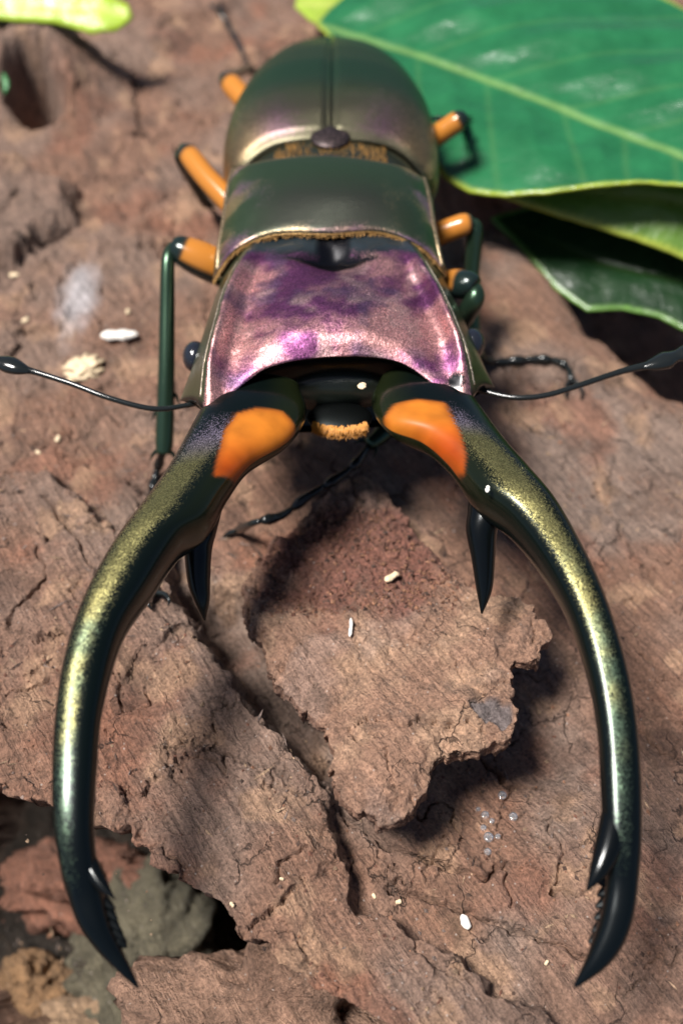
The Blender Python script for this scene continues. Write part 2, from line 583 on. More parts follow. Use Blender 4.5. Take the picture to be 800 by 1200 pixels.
    t = m(t, C, sstep(-0.3, 0.35, fbm(X * 0.7, Y * 0.7, 3, 81)) * (1 - 0.3 * rough))
    t = m(t, B, sstep(0.05, 0.5, fbm(X * 1.1 + 7, Y * 1.1, 4, 83)) * 0.55)
    t = m(t, D, sstep(0.12, 0.5, fbm(X * 2.0, Y * 2.0 + 9, 4, 87)) * 0.7)
    t = m(t, E, sstep(0.2, 0.55, fbm(X * 1.6 + 3, Y * 1.6, 5, 89)) * 0.55)
    t = m(t, E, np.clip(ck * 0.3, 0, 0.5))
    # silvery-grey weathered streak beside the front leg
    gx, gy, _ = P(92, 350, 0)
    k = sstep(0.55, 0.1, np.hypot((X - gx) * 1.9, (Y - gy) * 0.7) + 2 * rag)
    t = m(t, np.array((0.52, 0.50, 0.52)), k * 0.75)
    # hollow below the broken edge, tinted near-black in place of deep shade
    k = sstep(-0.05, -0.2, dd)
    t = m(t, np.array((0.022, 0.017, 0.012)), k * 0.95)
    # broken walls: rough sideways relief, and the lower-left edge overhangs its hollow
    sl = np.clip(np.hypot(*np.gradient(h)) / 0.05, 0, 1)
    qx = 0.05 * sl * fbm(h * 5 + 2, (X - Y) * 5, 4, 91) + 1.5 * cut
    qy = 0.05 * sl * fbm(h * 5, (X + Y) * 5 + 7, 4, 93) + 1.5 * cut
    return h, t, X + qx, Y + qy


xs = np.concatenate([np.arange(-14, -5.5, 0.12), np.arange(-5.5, -3.3, 0.03), np.arange(-3.3, 3.3, 0.0108), np.arange(3.3, 5.5, 0.03), np.arange(5.5, 14.1, 0.12)])
ys = np.concatenate([np.arange(-9, -5.2, 0.10), np.arange(-5.2, 0.8, 0.0108), np.arange(0.8, 2.6, 0.02), np.arange(2.6, 9.5, 0.045), np.arange(9.5, 20, 0.15)])
GX, GY = np.meshgrid(xs, ys)
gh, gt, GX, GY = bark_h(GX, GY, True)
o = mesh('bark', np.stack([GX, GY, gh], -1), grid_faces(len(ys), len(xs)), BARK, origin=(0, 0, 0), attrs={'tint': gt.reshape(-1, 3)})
tag(o, 'weathered brown log bark with cracks and broken plates under the beetle', None, None, 'structure')

q = 60
o = mesh('ground', [(-q, -q, -7), (q, -q, -7), (q, q, -7), (-q, q, -7)], [(0, 1, 2, 3)], SOIL, origin=(0, 0, -7), smooth=False)
tag(o, 'dark soil below the log', None, None, 'structure')


def G(px, py, dz=0.0):
    """point on the bark under a photo pixel"""
    z = 0.0
    for _ in range(12):
        p = P(px, py, z)
        z = 0.5 * z + 0.5 * (float(bark_h(np.array([p[0]]), np.array([p[1]]))[0]) + dz)
    return P(px, py, z)


# ------------------------------------------------------------------ thin sheets (bark flakes, leaves)
def sheet(name, outline, step, ztop, thick, mat, ragged=0.0, seed=0, rows=4, tintf=None, parent=None, taper=0.6, rfreq=7, zbot=None):
    ol = np.asarray(outline)[:, :2]
    x = np.arange(ol[:, 0].min() - 0.3, ol[:, 0].max() + 0.3, step)
    y = np.arange(ol[:, 1].min() - 0.3, ol[:, 1].max() + 0.3, step)
    X, Y = np.meshgrid(x, y)

    def sdf(X, Y):
        r = sd_poly(X, Y, ol)
        if ragged:
            r = r + ragged * fbm(X * rfreq, Y * rfreq, 4, seed)
        return r
    D = sdf(X, Y)
    qc = 0.25 * (D[:-1, :-1] + D[1:, :-1] + D[:-1, 1:] + D[1:, 1:]) < 0
    nx = len(x)
    j, i = np.nonzero(qc)
    Q = np.stack([j * nx + i, j * nx + i + 1, (j + 1) * nx + i + 1, (j + 1) * nx + i], -1)
    used, inv = np.unique(Q, return_inverse=True)
    Q = inv.reshape(-1, 4)
    vx, vy = X.ravel()[used].copy(), Y.ravel()[used].copy()
    # boundary edges
    E = np.concatenate([Q[:, [k, (k + 1) % 4]] for k in range(4)])
    key = E.min(1).astype(np.int64) * (len(used) + 1) + E.max(1)
    uk, idx, cnt = np.unique(key, return_index=True, return_counts=True)
    BE = E[idx[cnt == 1]]
    bv = np.unique(BE)
    for _ in range(3):
        d = sdf(vx[bv], vy[bv]); h = step * 0.3
        gx = (sdf(vx[bv] + h, vy[bv]) - sdf(vx[bv] - h, vy[bv])) / (2 * h)
        gy = (sdf(vx[bv], vy[bv] + h) - sdf(vx[bv], vy[bv] - h)) / (2 * h)
        g2 = np.maximum(gx * gx + gy * gy, 0.3)
        mv = np.clip(d / g2, -step, step)
        vx[bv] -= mv * gx * 0.8; vy[bv] -= mv * gy * 0.8
    zt = ztop(vx, vy)
    sdv = sdf(vx, vy)
    th = thick(vx, vy)
    nb = len(used)
    top = np.stack([vx, vy, zt], -1)
    zb = zt - th if zbot is None else zbot(vx, vy, zt, th)
    bot = np.stack([vx, vy, zb], -1)
    V = [top, bot]; F = [Q, Q[:, ::-1] + nb]
    mp = -np.ones(nb, int); mp[bv] = np.arange(len(bv))
    prev = bv.copy(); off = 2 * nb
    wall = []
    for r in range(1, rows):
        k = r / rows
        jit = 0.35 * thick(vx[bv], vy[bv])
        wv = np.stack([vx[bv] + jit * fbm(vx[bv] * 9 + r * 3.1, vy[bv] * 9, 3, seed + r) * taper,
                       vy[bv] + jit * fbm(vx[bv] * 9, vy[bv] * 9 + r * 2.7, 3, seed + r + 50) * taper,
                       zt[bv] * (1 - k) + zb[bv] * k], -1)
        V.append(wv)
        cur = off + np.arange(len(bv)); off += len(bv)
        pm = prev if r > 1 else bv
        wall.append(np.stack([pm[mp[BE[:, 1]]], pm[mp[BE[:, 0]]], cur[mp[BE[:, 0]]], cur[mp[BE[:, 1]]]], -1))
        prev = cur
    last = bv + nb
    wall.append(np.stack([prev[mp[BE[:, 1]]], prev[mp[BE[:, 0]]], last[mp[BE[:, 0]]], last[mp[BE[:, 1]]]], -1))
    F = np.concatenate(F + wall)
    V = np.concatenate(V)
    at = {}
    if tintf is not None:
        at['tint'] = tintf(V[:, 0], V[:, 1], np.concatenate([sdv, sdv, np.tile(sdv[bv], rows - 1)]),
                           np.concatenate([np.zeros(nb), np.ones(nb), np.full(len(bv) * (rows - 1), 0.5)]))
    return mesh(name, V, F, mat, parent=parent, attrs=at)


# ------------------------------------------------------------------ loose bark flake lying between the mandibles
def zflake(py):
    return 0.40 + 0.42 * np.clip((py - 540) / 400.0, 0, 1.05) ** 1.2


fpx = [(424, 546), (448, 566), (472, 596), (500, 636), (532, 664), (572, 690), (612, 692), (648, 735), (634, 764), (600, 768), (598, 800), (605, 848), (576, 864),
       (540, 872), (508, 890), (502, 926), (468, 950), (446, 954), (412, 936), (385, 906), (394, 872), (372, 830), (322, 790), (304, 748), (284, 712),
       (286, 672), (312, 634), (352, 602), (398, 560)]
fo = np.array([P(a, b, zflake(b) + 0.22 * float(sstep(470, 620, a))) for a, b in fpx])
A_ = np.stack([fo[:, 1] ** 2, fo[:, 1], np.ones(len(fo)), fo[:, 0], fo[:, 0] ** 2, fo[:, 0] * fo[:, 1]], -1)
co, *_ = np.linalg.lstsq(A_, fo[:, 2], rcond=None)
fcx, fcy, _ = P(420, 665, 0.35)


FACET = np.array([P(a, b, 0.85) for a, b in [(548, 815), (575, 812), (600, 820), (601, 842), (588, 850), (562, 838)]])


def flake_top(X, Y):
    z = co[0] * Y * Y + co[1] * Y + co[2] + co[3] * X + co[4] * X * X + co[5] * X * Y
    wx, wy = X + 0.08 * fbm(X * 2, Y * 2, 4, 103), Y + 0.08 * fbm(X * 2, Y * 2, 4, 105)
    wx, wy = X + 0.14 * fbm(X * 2.4, Y * 2.4, 5, 103, 0.6), Y + 0.14 * fbm(X * 2.4, Y * 2.4, 5, 105, 0.6)
    a = math.radians(-40)
    cu, cv = wx * math.cos(a) + wy * math.sin(a), -wx * math.sin(a) + wy * math.cos(a)
    s1, e1 = scales(cu * 0.8, cv * 1.7, 107); s2, e2 = scales(cu * 2.4, cv * 4.2, 108)
    z = z + 0.055 * s1 + 0.03 * s2 + 0.05 * fbm(X * 1.6, Y * 1.6, 3, 151) - 0.04 * sstep(0.05, 0, e1) - 0.02 * sstep(0.06, 0, e2)
    sde = sd_poly(X, Y, fo)
    z = z - 0.09 * sstep(-0.20, 0.02, sde + 0.16 * fbm(X * 5, Y * 5, 4, 145))
    fac = sd_poly(X + 0.02 * fbm(X * 9, Y * 9, 2, 3), Y + 0.02 * fbm(X * 9, Y * 9, 2, 4), FACET)
    z = z - 0.07 * sstep(0.012, -0.012, fac)
    crumb = sstep(0.75, 0.4, np.hypot((X - fcx) * 0.8, Y - fcy) + 0.3 * fbm(X * 3, Y * 3, 3, 109))
    a = math.radians(-50)
    gu, gv = X * math.cos(a) + Y * math.sin(a), -X * math.sin(a) + Y * math.cos(a)
    z = z + 0.030 * fbm(gu * 1.2, gv * 9, 5, 111, 0.6) * (1 - crumb) - 0.05 * crumb
    z = z + 0.010 * fbm(X * 10, Y * 10, 4, 113, 0.6) + crumb * (0.035 * np.abs(fbm(X * 22, Y * 22, 3, 117)) + 0.05 * (0.5 - worley(wx * 13, wy * 13, 44)[0]) + 0.03 * (0.5 - worley(X * 27, Y * 27, 45)[0]))
    z = z + 0.006 * fbm(X * 34, Y * 34, 2, 119)
    f1, f2 = worley(wx * 2.6, wy * 2.6, 15)
    z = z - 0.05 * sstep(0.035, 0, f2 - f1) * sstep(0.1, 0.35, fbm(X * 1.2, Y * 1.2, 2, 121))
    return z


def flake_tint(X, Y, sd, side):
    crumb = sstep(0.8, 0.4, np.hypot((X - fcx) * 0.8, Y - fcy) + 0.3 * fbm(X * 3, Y * 3, 3, 109))
    t = np.broadcast_to(np.array((0.32, 0.185, 0.125)), X.shape + (3,))
    m = lambda c0, c1, k: c0 + (np.array(c1) - c0) * k[..., None]
    t = m(t, (0.44, 0.275, 0.18), sstep(-0.05, 0.4, fbm(X * 1.8, Y * 1.8, 4, 131)) * 0.8)
    t = m(t, (0.32, 0.26, 0.24), sstep(0.05, 0.4, fbm(X * 1.4 + 5, Y * 1.4, 4, 133)) * 0.25)
    t = m(t, (0.19, 0.075, 0.055), crumb * 0.85)
    t = m(t, (0.15, 0.095, 0.07), sstep(0.15, 0.5, fbm(X * 4, Y * 4 + 4, 4, 135)) * 0.55)
    t = m(t, (0.15, 0.135, 0.14), sstep(0.012, -0.012, sd_poly(X, Y, FACET)) * 0.85)
    t = m(t, (0.24, 0.12, 0.075), (side == 0.5) * 0.6)
    return t


o = sheet('bark_flake', fo, 0.011, flake_top, lambda X, Y: 0.09 + 0.16 * np.abs(fbm(X * 3, Y * 3, 3, 141)), BARK, 0.06, 143, 6, flake_tint, rfreq=8,
          zbot=lambda X, Y, zt, th: np.where(Y > P(400, 640, 0.3)[1], np.minimum(zt - th, bark_h(X, Y) - 0.01), zt - th))
tag(o, 'loose tan bark flake with crumbly reddish top, lying between the beetle mandibles', 'bark flake')


# ------------------------------------------------------------------ broken bark chunks in the hollow at the lower left
def chunk(name, c, r, seed, col, label, sq=(1, 1, 1)):
    n = 40
    th = np.linspace(0.04, math.pi - 0.04, n)[:, None]; ph = (np.arange(2 * n) * math.pi / n)[None, :]
    d = np.stack([np.sin(th) * np.cos(ph), np.sin(th) * np.sin(ph), np.cos(th) * np.ones_like(ph)], -1)
    k = 1 + 0.55 * fbm(d[..., 0] * 1.2 + seed, d[..., 1] * 1.2 + d[..., 2] * 1.1, 4, seed) + 0.25 * fbm(d[..., 0] * 3 + d[..., 2] * 2, d[..., 1] * 3 + seed, 4, seed + 3)
    q = k * 6
    k = 0.75 * k + 0.25 * (np.floor(q) + sstep(0.6, 1, q - np.floor(q))) / 6 + 0.03 * fbm(d[..., 0] * 9 + d[..., 2] * 5, d[..., 1] * 9 + seed, 4, seed + 5)
    V = np.asarray(c) + d * k[..., None] * r * np.asarray(sq)
    V = V.reshape(-1, 3)
    F = caps(grid_faces(n, 2 * n, True), n, 2 * n)
    t = np.asarray(col) * (1 + 0.5 * fbm(V[:, 0] * 3, V[:, 1] * 3 + V[:, 2] * 2, 4, seed))[:, None]
    o = mesh(name, V, F, BARK, attrs={'tint': np.clip(t, 0.01, 1)})
    return tag(o, label, 'bark chunk')


chunk('bark_chunk', P(95, 1035, -3.1), 0.78, 3, (0.22, 0.10, 0.065), 'rusty brown bark chunk wedged in the hollow behind the left mandible tip', (0.9, 0.6, 0.7))
chunk('bark_chunk', P(170, 1120, -3.3), 0.80, 8, (0.12, 0.105, 0.07), 'greenish grey bark chunk deep in the hollow under the left mandible tip', (0.85, 0.9, 0.7))
chunk('bark_chunk', P(45, 1160, -3.3), 0.42, 13, (0.26, 0.15, 0.075), 'small pale tan bark chunk at the bottom of the dark hollow', (1.0, 0.8, 0.8))
chunk('bark_chunk', P(325, 1190, -1.3), 0.80, 21, (0.27, 0.16, 0.11), 'brown jagged bark chunk under the broken plate edge', (1.2, 0.8, 0.7))
chunk('bark_chunk', P(115, 1205, -3.2), 0.5, 26, (0.32, 0.21, 0.13), 'tan crumbled bark chunk in front of the greenish grey one', (1.2, 0.6, 0.6))


# ------------------------------------------------------------------ leaves
def leaf(name, outline, rib, zf, col, vein, edge, label, nside=6, ang=52, step=0.03, thick=0.03, quilt=0.065):
    ol = np.asarray(outline)
    rb = np.asarray(rib)[:, :2]
    seg = []
    rbd = cr(rb, 12)
    tng = np.gradient(rbd, axis=0); tng /= np.linalg.norm(tng, axis=1)[:, None]
    for k in range(nside):
        i = int((k + 0.7 + random.uniform(-.2, .2)) / nside * (len(rbd) - 1))
        for s in (-1, 1):
            a = math.radians(ang + random.uniform(-7, 7)) * s
            ca, sa = math.cos(a), math.sin(a)
            d0 = np.array([tng[i][0] * ca - tng[i][1] * sa, tng[i][0] * sa + tng[i][1] * ca])
            pts = [rbd[i] + d0 * u * 3.2 + tng[i] * 0.16 * u * u * 3.2 for u in np.linspace(0, 1, 7)]
            seg.append(np.array(pts))

    def vd(X, Y):
        dm = d_line(X, Y, rbd)
        ds = np.full(X.shape, 9.0)
        for s_ in seg:
            ds = np.minimum(ds, d_line(X, Y, s_))
        return dm, ds

    def zt(X, Y):
        dm, ds = vd(X, Y)
        fade = sstep(0.0, -0.5, sd_poly(X, Y, ol))
        return zf(X, Y) + fade * quilt * (sstep(0.0, 0.5, ds) * sstep(0, 0.4, dm)) - 0.02 * sstep(0.05, 0, dm) + 0.02 * fbm(X * 2, Y * 2, 3, 5)

    def tf(X, Y, sd, side):
        dm, ds = vd(X, Y)
        t = np.broadcast_to(np.array(col), X.shape + (3,)) * (1 + 0.25 * fbm(X * 1.5, Y * 1.5, 3, 8))[:, None]
        m = lambda c0, c1, k: c0 + (np.array(c1) - c0) * k[..., None]
        t = m(t, vein, sstep(0.05, 0.012, ds) * 0.12)
        t = m(t, vein, sstep(0.075, 0.02, dm) * 0.8)
        t = m(t, edge, sstep(-0.05, -0.015, sd))
        return t
    o = sheet(name, ol, step, zt, lambda X, Y: np.full(X.shape, thick), LEAF, 0.02, 3, 2, tf, rfreq=1.2, taper=0.0)
    return tag(o, label, 'leaf', None)


def plane_through(a, b, c):
    n = np.cross(b - a, c - a)
    return lambda X, Y: a[2] - (n[0] * (X - a[0]) + n[1] * (Y - a[1])) / n[2]


# large glossy leaf behind the beetle
pa, pb, pc = P(385, 40, 0.75), P(800, 185, 1.15), P(590, 232, 0.85)
lp = plane_through(pa, pb, pc)


def Pl(px, py, f):
    z = 0.9
    for _ in range(25):
        p = P(px, py, z); z = 0.6 * z + 0.4 * float(f(p[0], p[1]))
    return P(px, py, z)


rib1 = [Pl(374, 30, lp), Pl(480, 62, lp), Pl(600, 105, lp), Pl(700, 145, lp), Pl(800, 184, lp), Pl(960, 255, lp)]
out1 = [Pl(*p, lp) for p in [(370, 26), (395, 55), (430, 90), (470, 135), (500, 180), (520, 206), (550, 223), (592, 232), (640, 231), (700, 226), (760, 223), (820, 222), (900, 235), (980, 262),
                             (1000, 240), (960, 130), (860, 20), (740, -40), (620, -55), (500, -40), (420, -10), (385, 12)]]
rb = np.array(rib1)


def z1(X, Y):
    d = d_line(X, Y, rb)
    return lp(X, Y) + 0.10 * sstep(0.0, 0.8, d) - 0.22 * sstep(0.8, 2.2, d) - 0.12 * sstep(1.5, 3.5, d)


leaf('leaf', out1, rib1, z1, (0.017, 0.135, 0.05), (0.16, 0.30, 0.09), (0.36, 0.44, 0.05), 'large glossy deep green leaf with yellow midrib behind the beetle', 7)
lp2 = plane_through(P(590, 225, 0.62), P(800, 215, 0.85), P(800, 305, 0.35))
out2 = [Pl(*p, lp2) for p in [(560, 214), (592, 230), (640, 247), (700, 266), (760, 287), (830, 312), (960, 345), (1040, 300), (1000, 190), (800, 190), (620, 195)]]
rib2 = [Pl(*p, lp2) for p in [(600, 212), (700, 225), (800, 238), (960, 280)]]
leaf('leaf', out2, rib2, lambda X, Y: lp2(X, Y) + 0 * X, (0.11, 0.22, 0.03), (0.22, 0.30, 0.06), (0.36, 0.42, 0.06), 'olive green leaf tucked under the large glossy leaf', 5, 60)
lp3 = plane_through(P(620, 300, -0.1), P(690, 363, -0.25), P(900, 400, -0.2))
out3 = [Pl(*p, lp3) for p in [(575, 255), (610, 290), (650, 335), (688, 363), (730, 362), (772, 371), (812, 390), (900, 440), (1000, 440), (1000, 280), (760, 250), (640, 235)]]
rib3 = [Pl(*p, lp3) for p in [(600, 265), (700, 305), (820, 335), (960, 380)]]
leaf('leaf', out3, rib3, lambda X, Y: lp3(X, Y) + 0 * X, (0.008, 0.034, 0.010), (0.02, 0.05, 0.012), (0.16, 0.32, 0.07), 'green leaf coloured dark for its shade, with pale rim at the log edge', 5, 60)  # colours darkened so the leaf carries the shade under the large leaf
# lime leaves at the far end of the log
lp4 = plane_through(P(0, 25, 0.9), P(150, 20, 0.9), P(60, 40, 0.8))
out4 = [Pl(*p, lp4) for p in [(-160, 14), (-60, 22), (0, 21), (60, 24), (108, 38), (135, 36), (156, 18), (150, 4), (100, -16), (0, -30), (-120, -22)]]
rib4 = [Pl(*p, lp4) for p in [(154, 16), (100, 8), (0, 0), (-140, -4)]]
leaf('leaf', out4, rib4, lambda X, Y: lp4(X, Y) + 0 * X, (0.36, 0.52, 0.035), (0.50, 0.60, 0.12), (0.40, 0.55, 0.05), 'bright lime leaf lying beyond the hollow bark knob', 4, 55, 0.05)
lp5 = plane_through(P(350, 10, 0.5), P(430, 5, 0.7), P(390, 32, 0.6))
out5 = [Pl(*p, lp5) for p in [(345, 8), (362, 22), (395, 36), (440, 30), (500, 6), (470, -30), (400, -40), (350, -18)]]
rib5 = [Pl(*p, lp5) for p in [(348, 4), (400, 4), (480, -4)]]
leaf('leaf', out5, rib5, lambda X, Y: lp5(X, Y) + 0 * X, (0.30, 0.42, 0.05), (0.45, 0.5, 0.12), (0.35, 0.48, 0.06), 'yellowish green leaf beneath the stalk end of the large leaf', 3, 55, 0.05)
lp6 = plane_through(P(-20, 80, 0.5), P(12, 95, 0.5), P(-10, 115, 0.3))
out6 = [Pl(*p, lp6) for p in [(-90, 70), (-20, 76), (6, 84), (13, 98), (4, 112), (-40, 118), (-100, 108)]]
rib6 = [Pl(*p, lp6) for p in [(10, 96), (-30, 96), (-90, 92)]]
leaf('leaf', out6, rib6, lambda X, Y: lp6(X, Y) + 0 * X, (0.04, 0.22, 0.07), (0.1, 0.25, 0.1), (0.08, 0.26, 0.10), 'small blurred green leaf tip beside the hollow bark knob', 3, 55, 0.05)

# ------------------------------------------------------------------ the stag beetle
root = empty('stag_beetle', P(388, 330, 0.0) * np.array([1, 1, 0]))
tag(root, 'metallic stag beetle with purple head, orange-marked legs and huge curved mandibles', 'beetle')


def chit(n, a, b=(0.5, 0.45, 0.2), mask=0.0, metal=0.0, rough=0.2, bump=0.05):
    """attribute set of the chitin material"""
    full = lambda v, k: np.broadcast_to(np.asarray(v, float), (n, k)).copy() if k > 1 else np.broadcast_to(np.asarray(v, float), (n,)).copy()
    return {'tint_a': full(a, 3), 'tint_b': full(b, 3), 'mask': full(mask, 1),
            'prm': np.stack([full(metal, 1), full(rough, 1), full(bump, 1)], -1)}


def mix3(a, b, k):
    return np.asarray(a) + (np.asarray(b) - np.asarray(a)) * np.asarray(k)[:, None]


BLK = (0.010, 0.012, 0.012)
ORG_C = (0.72, 0.22, 0.018)

# --- body core: abdomen, thorax and neck in one skin
bc = [(-0.10, 5.8, 0.95), (-0.10, 5.55, 1.02), (-0.10, 4.6, 1.15), (-0.10, 3.4, 1.22), (-0.10, 2.55, 1.25), (-0.09, 2.2, 1.30), (-0.08, 1.4, 1.35), (-0.07, 0.9, 1.35), (-0.05, 0.4, 1.4), (-0.03, 0.0, 1.45)]
V, F, sv, av = tube(bc, [0.1, 0.4, 0.80, 0.90, 0.86, 0.66, 0.78, 0.70, 0.62, 0.4], 32, R2=[0.06, 0.2, 0.42, 0.5, 0.53, 0.48, 0.46, 0.36, 0.28, 0.15])
mesh('body', V, F, CHITIN, root, attrs=chit(len(V), (0.014, 0.018, 0.013), rough=0.3, bump=0.3))

# --- elytra
E0, E1 = 2.72, 5.75
ECX = -0.10


def elytron(s):
    nv, nu = 110, 60
    t = np.linspace(0, 1, nv)[:, None]; u = np.linspace(0.0, 1, nu)[None, :]
    W = 1.03 * (np.interp(t, [0, .04, .10, .22, .4, .6, .8, .92, .98, 1], [.86, .95, .99, 1.0, 0.95, .82, .62, .40, .22, .06]))
    # smooth the width curve
    Hh = np.interp(t, [0, .1, .25, .45, .65, .85, 1], [.70, .77, .79, .70, .52, .28, .06])
    for A in (W, Hh):
        k = np.hanning(13); k /= k.sum()
        A[:, 0] = np.convolve(np.pad(A[:, 0], 6, 'edge'), k, 'valid')
    x = W * np.sin(u * math.pi / 2) ** 0.92
    z = 1.12 + Hh * np.clip(np.cos(u * math.pi / 2), 0, 1) ** 0.6
    yfront = E0 + 0.16 * sstep(0.75, 0.30, u) + 0.05 * sstep(0.85, 1.0, u)
    y = yfront + (E1 - yfront) * t
    z = z - 0.035 * sstep(0.045, 0.0, u) - 0.06 * sstep(0.04, 0.0, t) * (1 - 0.4 * u)
    X = ECX + s * (x + 0.004)
    top = np.stack([X + 0 * t, y + 0 * u, z], -1)
    bot = top.copy(); bot[..., 2] = np.minimum(z - 0.04, 1.05) if False else z - 0.05
    bot[..., 0] = ECX + (X - ECX) * 0.96
    V = np.concatenate([top.reshape(-1, 3), bot.reshape(-1, 3)])
    F = grid_faces(nv, nu); n = nv * nu
    F2 = F[:, ::-1] + n
    if s < 0: F, F2 = F[:, ::-1], F2[:, ::-1]
    rim = [j * nu for j in range(nv)] + [(nv - 1) * nu + i for i in range(1, nu)] + [j * nu + nu - 1 for j in range(nv - 2, -1, -1)] + [i for i in range(nu - 2, 0, -1)]
    R = np.array([(rim[k], rim[(k + 1) % len(rim)], rim[(k + 1) % len(rim)] + n, rim[k] + n) for k in range(len(rim))])
    if s > 0: R = R[:, ::-1]
    FF = np.concatenate([F, F2, R])
    tt = np.tile(np.repeat(t[:, 0], nu), 2); uu = np.tile(np.tile(u[0], nv), 2)
    N = len(V)
    a = mix3(np.broadcast_to((0.032, 0.082, 0.038), (N, 3)), (0.10, 0.085, 0.055), sstep(0.36, 0.10, tt) * 0.85)
    b = mix3(np.broadcast_to((0.33, 0.23, 0.13), (N, 3)), (0.26, 0.14, 0.20), sstep(0.55, 0.25, uu))
    mk = 0.72 * sstep(0.40, 0.06, tt + 0.12 * (1 - uu)) * sstep(0.0, 0.35, uu) + 0.2 * sstep(0.8, 1.0, uu) * sstep(0.4, 0.1, tt)
    mk = mk * sstep(0.0, 0.04, tt)
    at = chit(N, a, b, mk, 0.85, 0.40, 0.35)
    mesh('elytron', V, FF, CHITIN, root, attrs=at)


elytron(-1)
elytron(1)

# --- scutellum and the downy strip in front of it
nv, nu = 14, 28
th = np.linspace(0.004, math.pi / 2, nv)[:, None]; ph = np.linspace(0, 2 * math.pi, nu, endpoint=False)[None, :]
c = np.array([ECX, E0 + 0.18, 1.785])
V = np.stack([c[0] + 0.18 * np.sin(th) * np.cos(ph), c[1] + 0.18 * np.sin(th) * np.sin(ph), c[2] + 0.05 * np.cos(th) + 0 * ph], -1).reshape(-1, 3)
mesh('scutellum', V, caps(grid_faces(nv, nu, True), nv, nu), CHITIN, root, attrs=chit(len(V), (0.022, 0.018, 0.018), (0.25, 0.17, 0.17), 0.25, 0.6, 0.4))


def hairs(name, starts, dirs, length, rad, parent, mat=HAIR):
    V, F = [], []
    for p, d in zip(starts, dirs):
        d = np.asarray(d) / np.linalg.norm(d)
        s = np.cross(d, (0.3, 0.2, 1)); s /= np.linalg.norm(s)
        t = np.cross(d, s)
        k = len(V); L = length * random.uniform(0.6, 1.2)
        for a in range(3):
            V.append(p + rad * (math.cos(a * 2.094) * s + math.sin(a * 2.094) * t))
        V.append(p + d * L + np.array([0, 0, -0.1 * L]))
        F += [(k, k + 1, k + 3), (k + 1, k + 2, k + 3), (k + 2, k, k + 3)]
    return mesh(name, V, F, mat, parent, smooth=False)


hs, hd = [], []
for k in range(900):
    x = random.uniform(-0.5, 0.5)
    hs.append(np.array([ECX + x, E0 + random.uniform(-0.28, 0.1), 1.74 - 0.25 * x * x + random.uniform(-0.03, 0.03)]))
    hd.append((random.uniform(-.4, .4), 0.8, 0.55))
hairs('hair_fringe', hs, hd, 0.08, 0.006, root, DOWN)['kind'] = 'stuff'


# --- plates given as rows of (px, py, z) control points, tied to 3-D points, closed underneath
def plate(rows, under, mu=6, mv=8):
    """rows: list of top control rows (left to right); under: per-row list of 3-D points closing the ring right to left"""
    R = []
    for r, un in zip(rows, under):
        R.append(np.vstack([r, un]))
    R = np.array(R)
    D = cr(R, mv)                       # along
    D = np.array([cr(row, mu, True) for row in D])
    nv, nu = D.shape[:2]
    return D, nv, nu


prow = [
    [(270, 208, 1.50), (273, 199, 1.72), (300, 190, 1.90), (340, 184, 1.97), (385, 182, 1.99), (430, 187, 1.97), (470, 195, 1.90), (496, 209, 1.72), (500, 218, 1.50)],
    [(264, 232, 1.50), (267, 222, 1.74), (296, 207, 1.94), (340, 200, 2.03), (386, 198, 2.06), (432, 202, 2.03), (476, 213, 1.94), (502, 231, 1.74), (507, 242, 1.50)],
    [(259, 268, 1.50), (263, 257, 1.74), (292, 236, 1.95), (338, 227, 2.05), (386, 225, 2.08), (434, 228, 2.05), (480, 240, 1.95), (507, 262, 1.74), (512, 274, 1.50)],
    [(252, 300, 1.47), (257, 290, 1.70), (284, 267, 1.91), (330, 254, 2.01), (386, 252, 2.04), (440, 252, 2.01), (486, 267, 1.91), (513, 291, 1.70), (519, 303, 1.47)],
    [(250, 326, 1.42), (255, 317, 1.62), (276, 290, 1.86), (322, 272, 1.96), (386, 271, 1.99), (444, 269, 1.96), (493, 287, 1.86), (518, 313, 1.62), (524, 323, 1.42)],
]
PR = [pix(r) for r in prow]
PU = []
for r in PR:
    l0, r0 = r[0], r[-1]
    cxm = 0.5 * (l0[0] + r0[0]); hw = 0.5 * (r0[0] - l0[0]); ym = 0.5 * (l0[1] + r0[1])
    PU.append(np.array([(cxm + hw * k, ym, zz) for k, zz in ((0.96, 1.36), (0.7, 1.0), (0, 0.85), (-0.7, 1.0), (-0.96, 1.36))]))
first = PR[0].copy(); first[:, 1] += 0.02; first[:, 2] -= 0.10
f0 = [first * 1.0]; u0 = [PU[0]]
last = PR[-1].copy(); last[:, 1] += 0.03; last[:, 2] -= 0.07
last2 = last.copy(); last2[:, 1] += 0.10; last2[:, 2] -= 0.08
D, nv, nu = plate([first] + PR + [last, last2], [PU[0]] + PU + [PU[-1], PU[-1]])
V = D.reshape(-1, 3); N = len(V)
vv = np.repeat(np.linspace(-1, 6, nv) / 4.0, nu)       # 0..1 on the visible disc
uu = np.tile(np.linspace(0, 14, nu, endpoint=False), nv)  # control index, 0..8 is the top
ue = np.minimum(np.abs(uu - 0.5), np.abs(uu - 7.5))
a = mix3(np.broadcast_to((0.046, 0.080, 0.040), (N, 3)), (0.06, 0.045, 0.05), 0.6 * sstep(2.5, 0.8, np.abs(uu - 4)) * sstep(0.2, 0.6, vv))
b = mix3(np.broadcast_to((0.50, 0.36, 0.20), (N, 3)), (0.40, 0.22, 0.34), sstep(-0.1, 0.5, fbm(V[:, 0] * 2, V[:, 1] * 2, 3, 5)))
